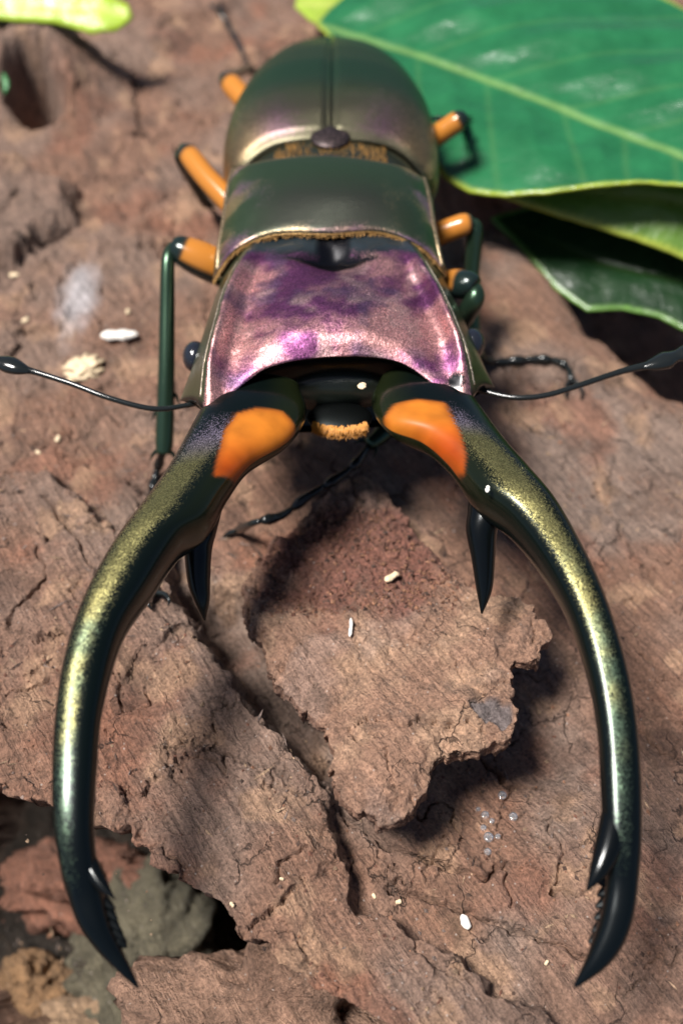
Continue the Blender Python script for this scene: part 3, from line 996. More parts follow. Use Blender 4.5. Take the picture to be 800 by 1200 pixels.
mk = 0.75 * sstep(2.4, 0.6, ue) * (uu < 9) * sstep(-0.15, 0.3, fbm(V[:, 0] * 3, V[:, 1] * 3, 3, 15)) + 0.5 * sstep(0.9, 0.99, vv) * sstep(1.06, 1.0, vv) + 0.6 * sstep(0.06, 0.01, np.abs(vv)) + 0.3 * sstep(0.78, 0.92, vv) * sstep(-0.1, 0.2, fbm(V[:, 0] * 4, V[:, 1] * 4, 3, 18))
pron = mesh('pronotum', V, caps(grid_faces(nv, nu, True)[:, ::-1], nv, nu), CHITIN, root, attrs=chit(N, a, b, mk * (uu < 8.3), 0.75, 0.36, 0.3))
# raised rim bead along both sides and the golden down along its front
for s, idx in ((0, 1), (1, 7)):
    pts = np.array([r[idx] for r in PR]) + np.array([0, 0, 0.0])
    V, F, sv, av = tube(pts, [0.020] * len(pts), 8)
    mesh('rim', V, F, CHITIN, pron, attrs=chit(len(V), (0.10, 0.09, 0.05), (0.6, 0.45, 0.28), 0.6, 0.8, 0.3))
fr = cr(PR[-1], 40)
V, F, sv, av = tube(PR[-1] + np.array([0, 0.0, -0.03]), [0.012] * 9, 8, m=10)
mesh('front_rim', V, F, CHITIN, pron, attrs=chit(len(V), (0.22, 0.11, 0.03), (0.5, 0.34, 0.14), 0.4, 0.3, 0.4))
hs = [fr[random.randrange(len(fr))] + np.array([0, random.uniform(-0.01, 0.03), -0.035 + random.uniform(-.02, .01)]) for k in range(1100)]
hairs('hair_fringe', hs, [(random.uniform(-.3, .3), -1, 0.05) for _ in hs], 0.04, 0.004, pron, DOWN)['kind'] = 'stuff'

# --- head: concave sculpted shield with raised side ridges, flared front corners, dark sides and front
hrow = [
    [(270, 300, 1.45), (286, 289, 1.78), (298, 283, 1.87), (316, 280, 1.88), (346, 276, 1.91), (389, 274, 1.92), (434, 275, 1.91), (462, 278, 1.88), (478, 280, 1.87), (490, 287, 1.78), (512, 297, 1.45)],
    [(259, 330, 1.47), (271, 315, 1.84), (283, 305, 1.97), (306, 303, 1.92), (344, 300, 1.95), (390, 306, 1.86), (437, 299, 1.95), (472, 301, 1.92), (493, 304, 1.97), (505, 314, 1.84), (523, 333, 1.47)],
    [(247, 366, 1.49), (257, 348, 1.86), (267, 337, 2.01), (293, 338, 1.90), (338, 332, 1.96), (391, 327, 1.99), (445, 331, 1.96), (487, 335, 1.90), (511, 334, 2.01), (522, 346, 1.86), (538, 364, 1.49)],
    [(235, 402, 1.50), (246, 388, 1.84), (256, 378, 2.00), (284, 376, 1.88), (332, 362, 1.98), (391, 356, 2.03), (451, 361, 1.98), (501, 372, 1.90), (528, 372, 2.00), (539, 383, 1.84), (553, 398, 1.50)],
    [(223, 438, 1.50), (235, 426, 1.78), (246, 420, 1.93), (274, 412, 1.86), (326, 392, 1.97), (391, 386, 2.01), (457, 391, 1.97), (514, 408, 1.87), (541, 409, 1.93), (552, 418, 1.78), (567, 430, 1.50)],
    [(212, 466, 1.46), (227, 463, 1.68), (242, 469, 1.79), (268, 455, 1.80), (316, 424, 1.89), (392, 412, 1.92), (466, 418, 1.89), (520, 450, 1.80), (548, 457, 1.79), (564, 446, 1.68), (578, 452, 1.46)],
]
HR = [pix(r) for r in hrow]
HU = []
for r in HR:
    l0, r0 = r[0], r[-1]
    cxm = 0.5 * (l0[0] + r0[0]); hw = 0.5 * (r0[0] - l0[0])
    HU.append(np.array([(cxm + hw * k, (r0[1] if k > 0 else l0[1] if k < 0 else ym_) + 0.05, zz) for ym_ in (0.5 * (l0[1] + r0[1]),) for k, zz in ((0.93, 1.34), (0.6, 1.05), (0, 0.98), (-0.6, 1.05), (-0.93, 1.34))]))
tops, unders = list(HR), list(HU)
sy = lambda a: np.array(a + a[-2::-1])
t1 = HR[-1].copy(); t1[:, 1] -= sy([.0, .02, .05, .05, .02, .015]); t1[:, 2] -= sy([.03, .05, .06, .06, .05, .05])
t2 = HR[-1].copy(); t2[:, 1] += sy([.02, .02, .02, .06, .10, .10]); t2[:, 2] -= sy([.05, .11, .16, .18, .18, .18]); t2[:, 0] *= 0.98
t3 = HR[-1].copy(); t3[:, 1] += sy([.10, .18, .20, .20, .12, .10]); t3[:, 2] -= sy([.1, .2, .26, .30, .38, .40]); t3[:, 0] *= 0.90
t4 = HR[-1].copy(); t4[:, 1] += sy([.2, .3, .32, .3, .2, .18]); t4[:, 2] = 1.38; t4[:, 0] *= 0.7
U1, U2, U3 = HU[-1].copy(), HU[-1].copy(), HU[-1].copy()
U2[:, 1] += 0.06; U2[:, 0] *= 0.93; U3[:, 1] += 0.15; U3[:, 0] *= 0.7; U3[:, 2] = np.array([1.3, 1.2, 1.15, 1.2, 1.3])
D, nv, nu = plate(tops + [t1, t2, t3, t4], unders + [HU[-1], U1, U2, U3], 10, 16)
V = D.reshape(-1, 3); N = len(V)
vi = np.repeat(np.linspace(0, 9, nv), nu)              # row index, 0..5 is the shield
ui = np.tile(np.linspace(0, 16, nu, endpoint=False), nv)  # 0..10 across the top
# fine sculpting of the shield
top_m = (ui > 1.5) & (ui < 8.5) & (vi < 5.4)
V[:, 2] += top_m * (0.014 * fbm(V[:, 0] * 3.5, V[:, 1] * 3.5, 3, 211) + 0.004 * fbm(V[:, 0] * 12, V[:, 1] * 12, 3, 213))
wob = 0.35 * fbm(V[:, 0] * 3, V[:, 1] * 3, 4, 201)
on = sstep(1.75, 2.0, ui + 0.1 * wob) * sstep(8.25, 8.0, ui + 0.1 * wob) * sstep(5.75, 5.45, vi + 0.4 * np.abs(ui - 5) / 5 * 0) * sstep(0.55, 1.0, vi + 1.0 * wob)
on = np.maximum(on, sstep(6.3, 5.9, vi) * sstep(1.8, 2.1, ui) * sstep(3.6, 3.1, ui) * (vi > 4)) if False else on
q0 = P(391, 304, 1.9)
nx, ny = V[:, 0] - q0[0], V[:, 1] - q0[1]
V[:, 2] -= top_m * 0.035 * sstep(0.10, -0.08, np.abs(nx) * 0.40 + np.abs(ny + 0.03) - 0.10)
notch = np.maximum(sstep(0.06, -0.03, np.abs(nx) * 0.40 + np.abs(ny + 0.04) - 0.13 + 0.08 * wob), sstep(0.03, -0.02, np.maximum(np.abs(nx) - 0.13, -ny - 0.02) + 0.06 * wob))
pit_shade = P(535, 437, 1.9)  # dark of a small hole painted as a flat spot, no depth
notch = np.maximum(notch, sstep(0.09, 0.04, np.hypot(V[:, 0] - pit_shade[0], V[:, 1] - pit_shade[1])))
pk = sstep(-0.22, 0.5, fbm(V[:, 0] * 1.8 + 2, V[:, 1] * 1.8, 5, 205, 0.6) + 0.45 * (vi / 5 - 0.55))
b = mix3(np.broadcast_to((0.23, 0.075, 0.185), (N, 3)), (0.74, 0.38, 0.36), pk)
b = mix3(b, (0.17, 0.12, 0.20), sstep(0.15, 0.45, fbm(V[:, 0] * 2.6, V[:, 1] * 2.6 + 6, 4, 207, 0.6)) * 0.6)
b = mix3(b, (0.80, 0.52, 0.46), sstep(0.1, 0.45, fbm(V[:, 0] * 3.1 + 3, V[:, 1] * 3.1, 3, 209)) * 0.6)
mk = on * (0.88 + 0.5 * wob) * (1 - notch)
a = mix3(np.broadcast_to((0.010, 0.011, 0.010), (N, 3)), (0.05, 0.06, 0.03), ((ui < 2) | (ui > 8)) * (ui < 10.5) * sstep(5.2, 4.9, vi))
a = mix3(a, (0.030, 0.042, 0.050), sstep(1.1, 0.5, vi) * (ui > 2) * (ui < 8))
a = mix3(a, (0.004, 0.004, 0.006), notch)
at = chit(N, a, b, np.clip(mk, 0, 1), np.where(vi < 5.3, 0.5, 0.9), np.where(vi < 5.3, 0.30, 0.30), 0.12)
head = mesh('head', V, caps(grid_faces(nv, nu, True)[:, ::-1], nv, nu), CHITIN, root, attrs=at)
for idx in (2, 8):
    pts = np.array([r_[idx] * 0.6 + r_[idx + (-1 if idx == 2 else 1)] * 0.4 for r_ in HR[1:]]) + np.array([0, 0, 0.012])
    V, F, sv, av = tube(pts, [0.010, 0.014, 0.016, 0.017, 0.014], 8, m=10)
    mesh('rim', V, F, CHITIN, head, attrs=chit(len(V), (0.10, 0.09, 0.06), (0.75, 0.62, 0.48), 0.75, 0.8, 0.3))


def blob(c, r, nv=14, nu=20):
    th = np.linspace(0.08, math.pi - 0.08, nv)[:, None]; ph = np.linspace(0, 2 * math.pi, nu, endpoint=False)[None, :]
    V = np.stack([c[0] + r[0] * np.sin(th) * np.cos(ph), c[1] + r[1] * np.sin(th) * np.sin(ph), c[2] + r[2] * np.cos(th) + 0 * ph], -1).reshape(-1, 3)
    return V, caps(grid_faces(nv, nu, True), nv, nu)


for px, py in ((229, 418), (553, 403)):
    V, F = blob(P(px, py, 1.42), (0.10, 0.13, 0.12))
    mesh('eye', V, F, EYE, head)

# labrum with its golden brush
lc = P(398, 503, 1.32)
V, F = blob(lc + np.array([0, 0.10, 0.02]), (0.25, 0.16, 0.06))
lab = mesh('labrum', V, F, CHITIN, head, attrs=chit(len(V), BLK, rough=0.45, metal=0.9))
hs, hd = [], []
for k in range(1500):
    a = random.uniform(-1, 1)
    hs.append(lc + np.array([0.20 * a, -0.05 + 0.05 * a * a + random.uniform(-.01, .03), 0.03 + random.uniform(-.04, .035)]))
    hd.append((0.35 * a + random.uniform(-.25, .25), -1, -0.15 + random.uniform(-.25, .25)))
hb = hairs('hair_brush', hs, hd, 0.045, 0.006, head)
hb['kind'] = 'stuff'

# --- mandibles
ML = [((258, 448), (350, 455)), ((240, 478), (357, 486)), ((222, 510), (336, 518)), ((198, 553), (293, 545)), ((172, 592), (267, 578)), ((145, 630), (245, 616)), ((118, 672), (212, 642)),
      ((92, 725), (178, 693)), ((75, 780), (143, 750)), ((66, 840), (120, 830)), ((63, 900), (113, 900)), ((64, 960), (110, 960)), ((71, 1013), (113, 1005)), ((80, 1047), (121, 1043)), ((93, 1083), (130, 1080)),
      ((115, 1115), (142, 1110)), ((140, 1140), (154, 1135)), ((160, 1158), (164, 1157))]
MR = [((542, 440), (447, 445)), ((552, 466), (437, 473)), ((573, 497), (456, 503)), ((597, 530), (496, 520)), ((622, 560), (527, 547)), ((650, 595), (556, 586)), ((677, 640), (595, 618)),
      ((703, 692), (630, 662)), ((724, 750), (664, 722)), ((738, 805), (688, 792)), ((746, 860), (700, 856)), ((750, 920), (704, 918)), ((750, 980), (707, 984)), ((747, 1030), (710, 1028)), ((741, 1075), (704, 1070)),
      ((728, 1110), (693, 1104)), ((708, 1135), (684, 1128)), ((675, 1158), (671, 1155))]
MZ = [1.62, 1.66, 1.70, 1.73, 1.75, 1.76, 1.76, 1.75, 1.72, 1.67, 1.60, 1.52, 1.42, 1.31, 1.22, 1.14, 1.09, 1.03]
PATCH = {-1: [(345, 478), (330, 468), (300, 467), (275, 475), (262, 495), (255, 525), (250, 556), (272, 548), (300, 526), (330, 505), (344, 490)],
         1: [(450, 470), (453, 488), (470, 500), (492, 508), (520, 525), (545, 548), (546, 530), (540, 505), (530, 478), (522, 462), (490, 457), (462, 460)]}


def mandible(side, M):
    O = np.array([P(*o, z) for (o, i), z in zip(M, MZ)])
    I = np.array([P(*i, z) for (o, i), z in zip(M, MZ)])
    C = 0.5 * (O + I); Wv = 0.5 * (I - O); hw = np.linalg.norm(Wv, axis=1)
    hz = hw * np.interp(np.arange(18), [0, 2, 5, 17], [0.40, 0.44, 0.80, 1.0])
    m = 16
    Cd, Wd, hd_ = cr(C, m), cr(Wv, m), cr(hz.reshape(-1, 1), m)[:, 0]
    T = np.gradient(Cd, axis=0); T /= np.linalg.norm(T, axis=1)[:, None]
    Nn = np.cross(T, Wd); Nn /= np.linalg.norm(Nn, axis=1)[:, None]
    Nn *= np.sign(Nn[:, 2:3])
    n = 72
    an = np.arange(n) * 2 * math.pi / n
    cs, sn = np.cos(an), np.sin(an)
    # slightly ridged oval: flatter above, keeled towards the inner side
    prof = 1.03 + 0.03 * np.cos(2 * an) - 0.03 * np.cos(4 * an)
    V = Cd[:, None, :] + (cs * prof)[None, :, None] * Wd[:, None, :] + (sn * prof)[None, :, None] * hd_[:, None, None] * Nn[:, None, :]
    nv = len(Cd)
    st = np.repeat(np.linspace(0, 17, nv), n); aa = np.tile(an, nv)
    V = V.reshape(-1, 3); N = len(V)
    flip = side < 0
    F = grid_faces(nv, n, True)
    if flip: F = F[:, ::-1]
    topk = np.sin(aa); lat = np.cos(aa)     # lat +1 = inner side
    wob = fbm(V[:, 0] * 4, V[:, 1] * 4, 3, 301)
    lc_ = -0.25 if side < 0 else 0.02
    gold_sheen = sstep(0.95, 0.15, np.abs(lat - (lc_ + 0.25 * sstep(9, 13, st) * side)) * 1.4) * sstep(-0.05, 0.5, topk)  # gold scales, band set off-centre so its colour paints in the highlight
    gold_sheen = gold_sheen * np.interp(st, [1.6, 2.6, 4, 9, 11.5, 13], [0.0, 0.6, 0.9, 0.62, 0.34, 0.0])
    b = mix3(np.broadcast_to((0.31, 0.28, 0.115), (N, 3)), (0.10, 0.15, 0.10), sstep(6.5, 10.5, st + 3 * wob))
    b = mix3(b, (0.50, 0.40, 0.52), sstep(3.4, 2.2, st))  # pale lavender scale tint painted as a sheen at the base
    a = np.broadcast_to((0.004, 0.008, 0.007), (N, 3)).copy()
    a = mix3(a, (0.016, 0.022, 0.008), sstep(0.1, 0.9, lat) * sstep(7, 3, st))
    a = mix3(a, (0.004, 0.0065, 0.0075), sstep(9, 12, st))
    pd = sd_poly(V[:, 0], V[:, 1], pix(PATCH[side], 1.92)) + 0.008 * wob
    om = sstep(0.014, -0.014, pd) * (topk > 0.02)
    orange = mix3(np.broadcast_to((0.40, 0.125, 0.012), (N, 3)), (0.30, 0.045, 0.003), sstep(2.0, 3.8, st))
    orange = orange * (1 + 0.35 * fbm(V[:, 0] * 6, V[:, 1] * 6, 4, 305))[:, None]
    orange = mix3(orange, (0.22, 0.05, 0.006), sstep(-0.06, -0.005, pd) * 0.6)
    a = mix3(a, orange, om)
    met = 0.55 * (1 - om)
    at = chit(N, a, b, gold_sheen * (1 - om), met, 0.24 + 0.1 * om, 0.06 * (1 - om))
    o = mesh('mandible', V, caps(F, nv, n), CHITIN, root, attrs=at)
    return o


def spike(name, parent, pts, rad, flat=0.8, col=BLK, metal=0.5):
    V, F, sv, av = tube(pts, rad, 16, m=6, flat=flat)
    return mesh(name, V, F, CHITIN, parent, attrs=chit(len(V), (0.004, 0.0055, 0.006), rough=0.42 if name == 'denticle' else 0.2, metal=metal))


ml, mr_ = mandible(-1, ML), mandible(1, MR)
spike('tooth', ml, pix([(240, 596, 1.62), (234, 622, 1.58), (232, 645, 1.50), (233, 680, 1.36), (237, 705, 1.26), (240, 727, 1.16)]), [0.12, 0.115, 0.095, 0.078, 0.052, 0.006])
spike('tooth', mr_, pix([(572, 576, 1.62), (568, 602, 1.56), (564, 622, 1.50), (566, 655, 1.38), (567, 690, 1.24), (564, 719, 1.12)]), [0.13, 0.12, 0.108, 0.082, 0.056, 0.006])
spike('barb', ml, pix([(92, 970, 1.47), (104, 1008, 1.43), (118, 1034, 1.41), (135, 1054, 1.40)]), [0.02, 0.048, 0.038, 0.004])
spike('barb', mr_, pix([(728, 880, 1.53), (724, 935, 1.49), (714, 986, 1.45), (702, 1018, 1.42), (687, 1044, 1.38)]), [0.03, 0.075, 0.080, 0.055, 0.006])
for k, (a, b_) in enumerate([((121, 1058), (131, 1064)), ((125, 1070), (134, 1077)), ((129, 1082), (138, 1089)), ((134, 1093), (142, 1100)), ((139, 1104), (145, 1110))]):
    z = 1.27 - 0.03 * k
    spike('denticle', ml, pix([(a[0] - 4, a[1] - 2, z), (a[0] + 4, a[1] + 1, z), (b_[0] + 4, b_[1] + 1, z)]), [0.05, 0.034, 0.005])
for k, (a, b_) in enumerate([((708, 1034), (702, 1036)), ((707, 1047), (700, 1049)), ((706, 1060), (698, 1063)), ((704, 1074), (696, 1077)), ((701, 1088), (694, 1092)), ((698, 1100), (690, 1105))]):
    z = 1.29 - 0.028 * k
    spike('denticle', mr_, pix([(a[0] + 6, a[1] - 2, z - 0.06), (a[0] - 1, a[1], z - 0.06), (b_[0] - 1, b_[1], z - 0.06)]), [0.05, 0.034, 0.008])


# --- antennae
def antenna(path, club, lam):
    C = pix(path)
    n = len(C)
    V, F, sv, av = tube(C, np.interp(np.linspace(0, 1, n), [0, .15, .8, 1], [0.034, 0.020, 0.022, 0.030]), 10)
    o = mesh('antenna', V, F, CHITIN, root, attrs=chit(len(V), BLK, rough=0.16))
    K = pix(club)
    V, F, sv, av = tube(K, lam, 14, flat=0.7)
    c = mesh('club', V, F, CHITIN, o, attrs=chit(len(V), BLK, rough=0.14))
    return o


antenna([(232, 470, 1.52), (218, 475, 1.53), (180, 479, 1.55), (130, 467, 1.6), (85, 450, 1.64), (45, 437, 1.67), (30, 433, 1.68)],
        [(36, 435, 1.68), (22, 431, 1.69), (10, 427, 1.69), (-4, 424, 1.7), (-18, 424, 1.70), (-34, 428, 1.70)], [0.024, 0.062, 0.075, 0.055, 0.08, 0.02])
antenna([(560, 455, 1.52), (576, 461, 1.53), (605, 466, 1.55), (640, 463, 1.58), (680, 451, 1.62), (725, 436, 1.65), (758, 428, 1.67)],
        [(752, 430, 1.67), (768, 426, 1.68), (780, 422, 1.68), (792, 417, 1.69), (806, 414, 1.69), (826, 414, 1.70)], [0.024, 0.06, 0.075, 0.05, 0.078, 0.02])


# --- legs
def leg(fem, frad, tib, trad, tar, trd, black=0.25, lowk=-0.25):
    e = empty('leg', fem[0], root)
    V, F, sv, av = tube(fem, frad, 18)
    N = len(V)
    ends = np.maximum(sstep(1 - black, 1 - black + 0.06, sv), sstep(0.08, 0.0, sv))
    low = sstep(lowk, lowk - 0.3, np.sin(av))
    om = (1 - ends) * (1 - low)
    mesh('femur', V, F, CHITIN, e, attrs=chit(N, mix3(np.broadcast_to((0.012, 0.022, 0.02), (N, 3)), (0.42, 0.16, 0.026), om), (0.4, 0.35, 0.2), 0.0, 0.3 * (1 - om), 0.22, 0.03))
    V, F, sv, av = tube(tib, trad, 16)
    n0 = len(V)
    te = np.asarray(tib[-1]); td = te - np.asarray(tib[-2]); td /= np.linalg.norm(td)
    ts = np.cross(td, (0, 0, 1)); ts /= np.linalg.norm(ts)
    spn = []
    for k_, f_ in ((-1, 0.0), (1, 0.0), (1, 0.35), (-1, 0.5)):
        b0 = te - td * (0.03 + f_) + ts * k_ * trad[-1] * 0.7
        v_, q_, _, _ = tube([b0, b0 + ts * k_ * 0.04 + td * 0.03, b0 + ts * k_ * 0.075 + td * 0.10], [0.024, 0.018, 0.003], 6, m=3)
        spn.append((v_, q_))
    V, F = merge([(V, F)] + spn)
    av = np.concatenate([av, np.zeros(len(V) - n0)])
    N = len(V)
    g = sstep(-0.2, 0.4, np.sin(av))
    mesh('tibia', V, F, CHITIN, e, attrs=chit(N, mix3(np.broadcast_to((0.016, 0.022, 0.018), (N, 3)), (0.035, 0.068, 0.042), g), (0.30, 0.40, 0.2), 0.0, 0.75, 0.28, 0.08))
    # tarsus: five joints and two claws
    T = cr(np.asarray(tar), 10)
    parts = []
    n = 5
    L = len(T) - 1
    for k in range(n):
        a, b_ = int(L * k / n), int(L * (k + 1) / n)
        seg = T[a:b_ + 1]
        sub = seg[np.linspace(0, len(seg) - 1, 5).astype(int)]
        v, f, _, _ = tube(sub, np.array([0.55, 0.8, 0.9, 1.15, 0.7]) * trd * (1.0 if k < 4 else 0.85), 8, m=2)
        parts.append((v, f))
    d = T[-1] - T[-3]; d /= np.linalg.norm(d)
    sd = np.cross(d, (0, 0, 1)); sd /= np.linalg.norm(sd)
    for s in (-1, 1):
        q = [T[-1] - d * 0.02, T[-1] + d * 0.06 + s * sd * 0.06 + np.array([0, 0, 0.02]), T[-1] + d * 0.14 + s * sd * 0.08, T[-1] + d * 0.18 + s * sd * 0.06 - np.array([0, 0, 0.05])]
        v, f, _, _ = tube(q, [trd * .6, trd * .5, trd * .35, 0.003], 6, m=4)
        parts.append((v, f))
    V, F = merge(parts)
    mesh('tarsus', V, F, CHITIN, e, attrs=chit(len(V), BLK, rough=0.18))
    return e


def on_bark(pxs, dz=0.05):
    return [G(a, b, dz) for a, b in pxs]


# left front
leg(pix([(300, 335, 1.15), (272, 322, 1.26), (240, 306, 1.40), (214, 294, 1.48), (202, 290, 1.50)]), [0.10, 0.14, 0.155, 0.13, 0.09],
    pix([(203, 288, 1.50), (197, 305, 1.46), (196, 360, 1.20), (195, 440, 0.82), (193, 510, 0.45), (192, 532, 0.34)]), [0.045, 0.058, 0.066, 0.072, 0.080, 0.066],
    [P(192, 526, 0.36)] + on_bark([(183, 556), (176, 590), (172, 640), (184, 696)], 0.05), 0.042, black=0.30, lowk=0.35)
# left middle
leg(pix([(290, 262, 1.10), (268, 236, 1.18), (242, 208, 1.26), (222, 182, 1.32), (214, 174, 1.33)]), [0.09, 0.11, 0.105, 0.10, 0.06],
    [P(216, 174, 1.32), P(211, 186, 1.2), P(225, 212, 0.75), P(242, 238, 0.32)], [0.05, 0.055, 0.055, 0.06],
    [P(242, 238, 0.32)] + on_bark([(252, 250), (262, 258), (276, 266)], 0.04), 0.03, black=0.27)
# left hind
leg(pix([(310, 140, 1.10), (288, 118, 1.14), (270, 98, 1.18), (262, 90, 1.18)]), [0.09, 0.115, 0.11, 0.06],
    [P(263, 91, 1.18), P(272, 88, 0.9), P(284, 84, 0.6), P(291, 80, 0.35)], [0.05, 0.055, 0.055, 0.06],
    [P(291, 80, 0.35)] + on_bark([(284, 62), (276, 45), (266, 28), (257, 12)], 0.05), 0.042, black=0.36)
# right front, tibia folded under the head, tarsus on the flake
fl = lambda px, py, dz=0.05: (lambda p: np.array([p[0], p[1], float(flake_top(np.array([p[0]]), np.array([p[1]]))[0]) + dz]))(P(px, py, zflake(py) + 0.05))
leg(pix([(490, 352, 1.15), (510, 338, 1.25), (530, 333, 1.35), (548, 334, 1.42), (556, 338, 1.42)]), [0.10, 0.12, 0.125, 0.12, 0.09],
    pix([(556, 336, 1.42), (555, 352, 1.36), (535, 385, 1.05), (500, 435, 0.75), (455, 500, 0.56), (432, 522, 0.52)]), [0.06, 0.085, 0.085, 0.085, 0.085, 0.06],
    [P(432, 522, 0.52), P(415, 545, 0.54), P(392, 562, 0.53), P(360, 582, 0.52), fl(330, 598, 0.09), fl(300, 608, 0.07), G(276, 622, 0.06)], 0.042, black=0.40, lowk=0.3)
# right middle
leg(pix([(480, 290, 1.10), (505, 278, 1.2), (528, 269, 1.28), (545, 263, 1.33), (553, 262, 1.33)]), [0.09, 0.11, 0.105, 0.10, 0.06],
    [P(550, 262, 1.33), P(556, 272, 1.25), P(552, 330, 0.85), P(556, 400, 0.40), P(560, 418, 0.24)], [0.05, 0.075, 0.07, 0.06, 0.06],
    [P(560, 418, 0.24)] + on_bark([(580, 424), (615, 421), (645, 421), (664, 430), (669, 447)], 0.06), 0.042, black=0.2)
# right hind, resting on the large leaf
lz = lambda p: float(z1(np.array([p[0]]), np.array([p[1]]))[0])
kp = P(541, 139, 1.42)
ft = Pl(541, 137, lambda x, y: z1(np.array([x]), np.array([y]))[0] + 0.10)
leg(pix([(480, 178, 1.12), (500, 166, 1.2), (522, 152, 1.33), (538, 141, 1.42), (544, 138, 1.43)]), [0.09, 0.11, 0.105, 0.10, 0.06],
    [kp, kp * 0.7 + ft * 0.3 + np.array([0, 0, -0.03]), kp * 0.3 + ft * 0.7 + np.array([0, 0, -0.02]), ft], [0.05, 0.055, 0.055, 0.05],
    [ft, ft + np.array([-0.15, 0.02, -0.03]), ft + np.array([-0.3, 0.03, -0.04]), ft + np.array([-0.42, 0.04, -0.04])], 0.03, black=0.3)


# ------------------------------------------------------------------ crumbs and fibres of rotten bark, too many to count
def litter(name, n, region, zfun, size, tints, label, stretch=1.0):
    x0, x1, y0, y1 = region
    X = rng.uniform(x0, x1, n); Y = rng.uniform(y0, y1, n)
    keep = fbm(X * 1.3, Y * 1.3, 3, 401) + rng.uniform(-0.35, 0.35, n) > 0.0
    X, Y = X[keep], Y[keep]
    Z = zfun(X, Y)
    n = len(X)
    base = np.array([(1, 0, 0), (-1, 0, 0), (0, 1, 0), (0, -1, 0), (0, 0, 1), (0, 0, -1)], float)
    fc = np.array([(0, 2, 4), (2, 1, 4), (1, 3, 4), (3, 0, 4), (2, 0, 5), (1, 2, 5), (3, 1, 5), (0, 3, 5)])
    sz = size * rng.uniform(0.35, 1.0, n) ** 1.5
    V = base[None] * rng.uniform(0.5, 1.3, (n, 6, 1)) * sz[:, None, None] * np.stack([rng.uniform(0.8, 1.2, n) * stretch, rng.uniform(0.5, 1.0, n), rng.uniform(0.35, 0.8, n)], -1)[:, None, :]
    an = rng.uniform(0, 6.28, n); ca, sa = np.cos(an)[:, None], np.sin(an)[:, None]
    V = np.stack([V[..., 0] * ca - V[..., 1] * sa, V[..., 0] * sa + V[..., 1] * ca, V[..., 2]], -1)
    V = V + np.stack([X, Y, Z + sz * 0.25], -1)[:, None, :]
    F = (fc[None] + (np.arange(n) * 6)[:, None, None]).reshape(-1, 3)
    t = np.asarray(tints)[rng.integers(0, len(tints), n)] * rng.uniform(0.7, 1.3, (n, 1))
    o = mesh(name, V.reshape(-1, 3), F, BARK, smooth=False, attrs={'tint': np.repeat(t, 6, 0)})
    return tag(o, label, 'crumbs', None, 'stuff')


TN = [(0.30, 0.15, 0.09), (0.20, 0.09, 0.06), (0.10, 0.06, 0.045), (0.42, 0.28, 0.18), (0.26, 0.19, 0.16)]
litter('bark_crumbs', 5200, (-3.4, 3.2, -4.6, 2.6), bark_h, 0.024, TN, 'fine brown bark crumbs sprinkled over the log bark')
litter('bark_fibres', 1500, (-3.4, 3.2, -4.6, 2.6), bark_h, 0.016, TN[2:], 'thin broken wood fibres scattered over the log bark', 5.0)
ok = lambda X, Y: np.where(sd_poly(X, Y, fo) < -0.06, flake_top(X, Y), -1.2)
fb = (fcx - 0.75, fcx + 0.75, fcy - 0.6, fcy + 0.55)
litter('flake_crumbs', 3000, fb, ok, 0.026, TN[:3] + TN[:2], 'reddish rotten wood crumbs heaped on the loose bark flake')

# ------------------------------------------------------------------ small debris on the bark
def chip(name, c, L, Wd, Hh, ang, mat, label, cat, group=None, bend=0.1, seed=0, tilt=0.0):
    n = 9
    t = np.linspace(-0.5, 0.5, n)
    ca, sa = math.cos(ang), math.sin(ang)
    C = np.array([c + np.array([ca * k * L - sa * bend * L * k * k, sa * k * L + ca * bend * L * k * k, tilt * k * L]) for k in t])
    r = Wd / 2 * np.sqrt(np.clip(1 - (2 * t) ** 4, 0.08, 1)) * (1 + 0.35 * fbm(t * 5 + seed, t * 0 + seed * 1.3, 3, seed))
    V, F, sv, av = tube(C, r, 10, m=2, flat=Hh / Wd)
    V = V + 0.12 * Wd * np.stack([fbm(V[:, 0] * 20, V[:, 1] * 20, 2, seed + k) for k in range(3)], -1)
    o = mesh(name, V, F, mat)
    return tag(o, label, cat, group)


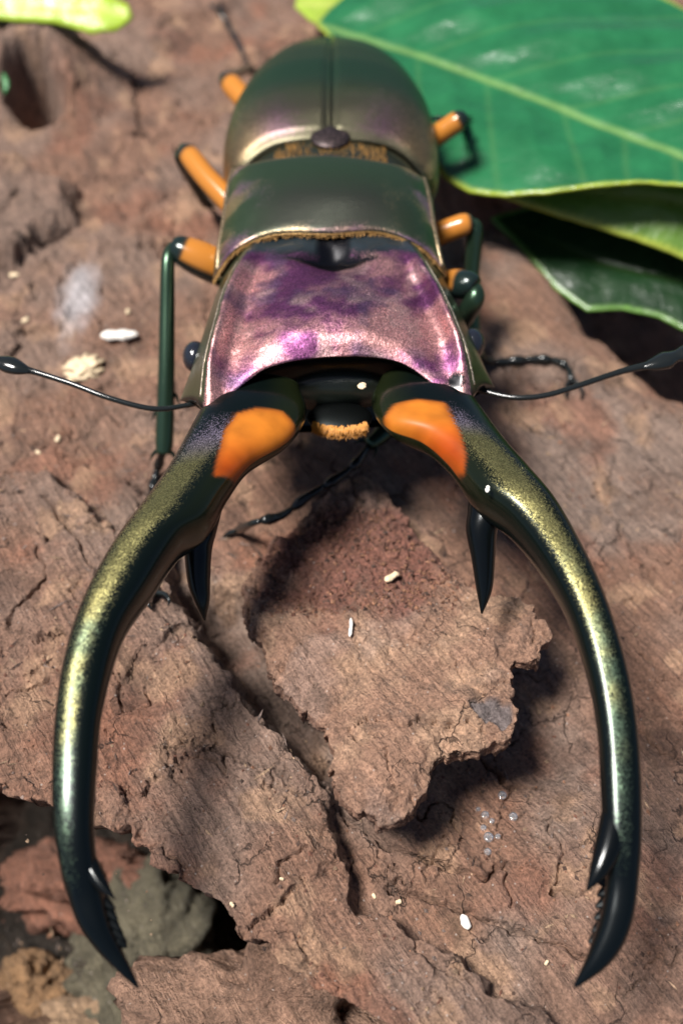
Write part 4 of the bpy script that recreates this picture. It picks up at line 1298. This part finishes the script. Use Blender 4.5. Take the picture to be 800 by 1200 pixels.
chip('wood_splinter', G(140, 393, 0.05), 0.36, 0.12, 0.09, 0.05, CHALK, 'white chalky splinter lying on bark left of the front leg', 'splinter', seed=3)
for k, (px, py, r, lab) in enumerate([(98, 432, 0.17, 'pale cream crumbly lump stuck on bark under the left antenna'), ]):
    c = G(px, py, 0.03)
    n = 26
    th = np.linspace(0.05, math.pi - 0.05, n)[:, None]; ph = (np.arange(2 * n) * math.pi / n)[None, :]
    d = np.stack([np.sin(th) * np.cos(ph), np.sin(th) * np.sin(ph), np.cos(th) * np.ones_like(ph)], -1)
    kk = 1 + 0.5 * fbm(d[..., 0] * 2.5 + 3, d[..., 1] * 2.5 + d[..., 2] * 2, 4, 77)
    V = (c + d * kk[..., None] * np.array([r, r, 0.09])).reshape(-1, 3)
    tag(mesh('crumb_lump', V, caps(grid_faces(n, 2 * n, True), n, 2 * n), CREAM), lab, 'crumb')
chip('wood_splinter', P(459, 676, zflake(676) + 0.10), 0.13, 0.055, 0.04, 0.6, CREAM, 'tiny cream wood splinter on the reddish crumbly part of the flake', 'splinter', seed=5)
chip('seed_hair', P(411, 735, zflake(735) + 0.10), 0.16, 0.028, 0.025, 1.5, CHALK, 'thin white upright fibre with thick end on the bark flake', 'fibre', seed=6)
chip('white_grain', G(545, 1081, 0.03), 0.10, 0.06, 0.05, 1.9, CHALK, 'white oval grain on smooth wood near the lower crack', 'grain', seed=7)
for k, (px, py, L) in enumerate([(17, 322, 0.13), (68, 514, 0.09), (45, 530, 0.07), (30, 375, 0.10), (438, 1050, 0.05), (467, 1057, 0.06), (150, 365, 0.09), (330, 1030, 0.04), (640, 1128, 0.05), (272, 1060, 0.05)]):
    chip('dust_grain', G(px, py, 0.015), L * 0.8, L * 0.5, 0.03, k * 1.3, CREAM, 'tiny pale dust grain scattered on the brown bark', 'grain', 'pale dust grains on the bark', seed=20 + k)
chip('dust_flake', P(571, 573, 1.98), 0.055, 0.03, 0.02, 1.3, CHALK, 'tiny white speck stuck on the base of the right mandible', 'speck', seed=41)
chip('dust_flake', P(424, 452, 1.90), 0.07, 0.055, 0.02, 0.9, CREAM, 'small pale flake stuck on the dark front of the head', 'speck', seed=43)
for k, (px, py, r) in enumerate([(588, 932, 0.05), (568, 955, 0.045), (576, 962, 0.03), (601, 957, 0.05), (572, 981, 0.055), (566, 970, 0.035), (571, 998, 0.04), (583, 980, 0.03), (560, 948, 0.025)]):
    V, F = blob(G(px, py, 0.01), (r * 0.65, r * 0.7, r * 0.22), 10, 16)
    tag(mesh('water_droplet', V, F, WATER), 'tiny clear water droplet on the smooth wood below the flake', 'droplet', 'water droplets on the smooth wood')
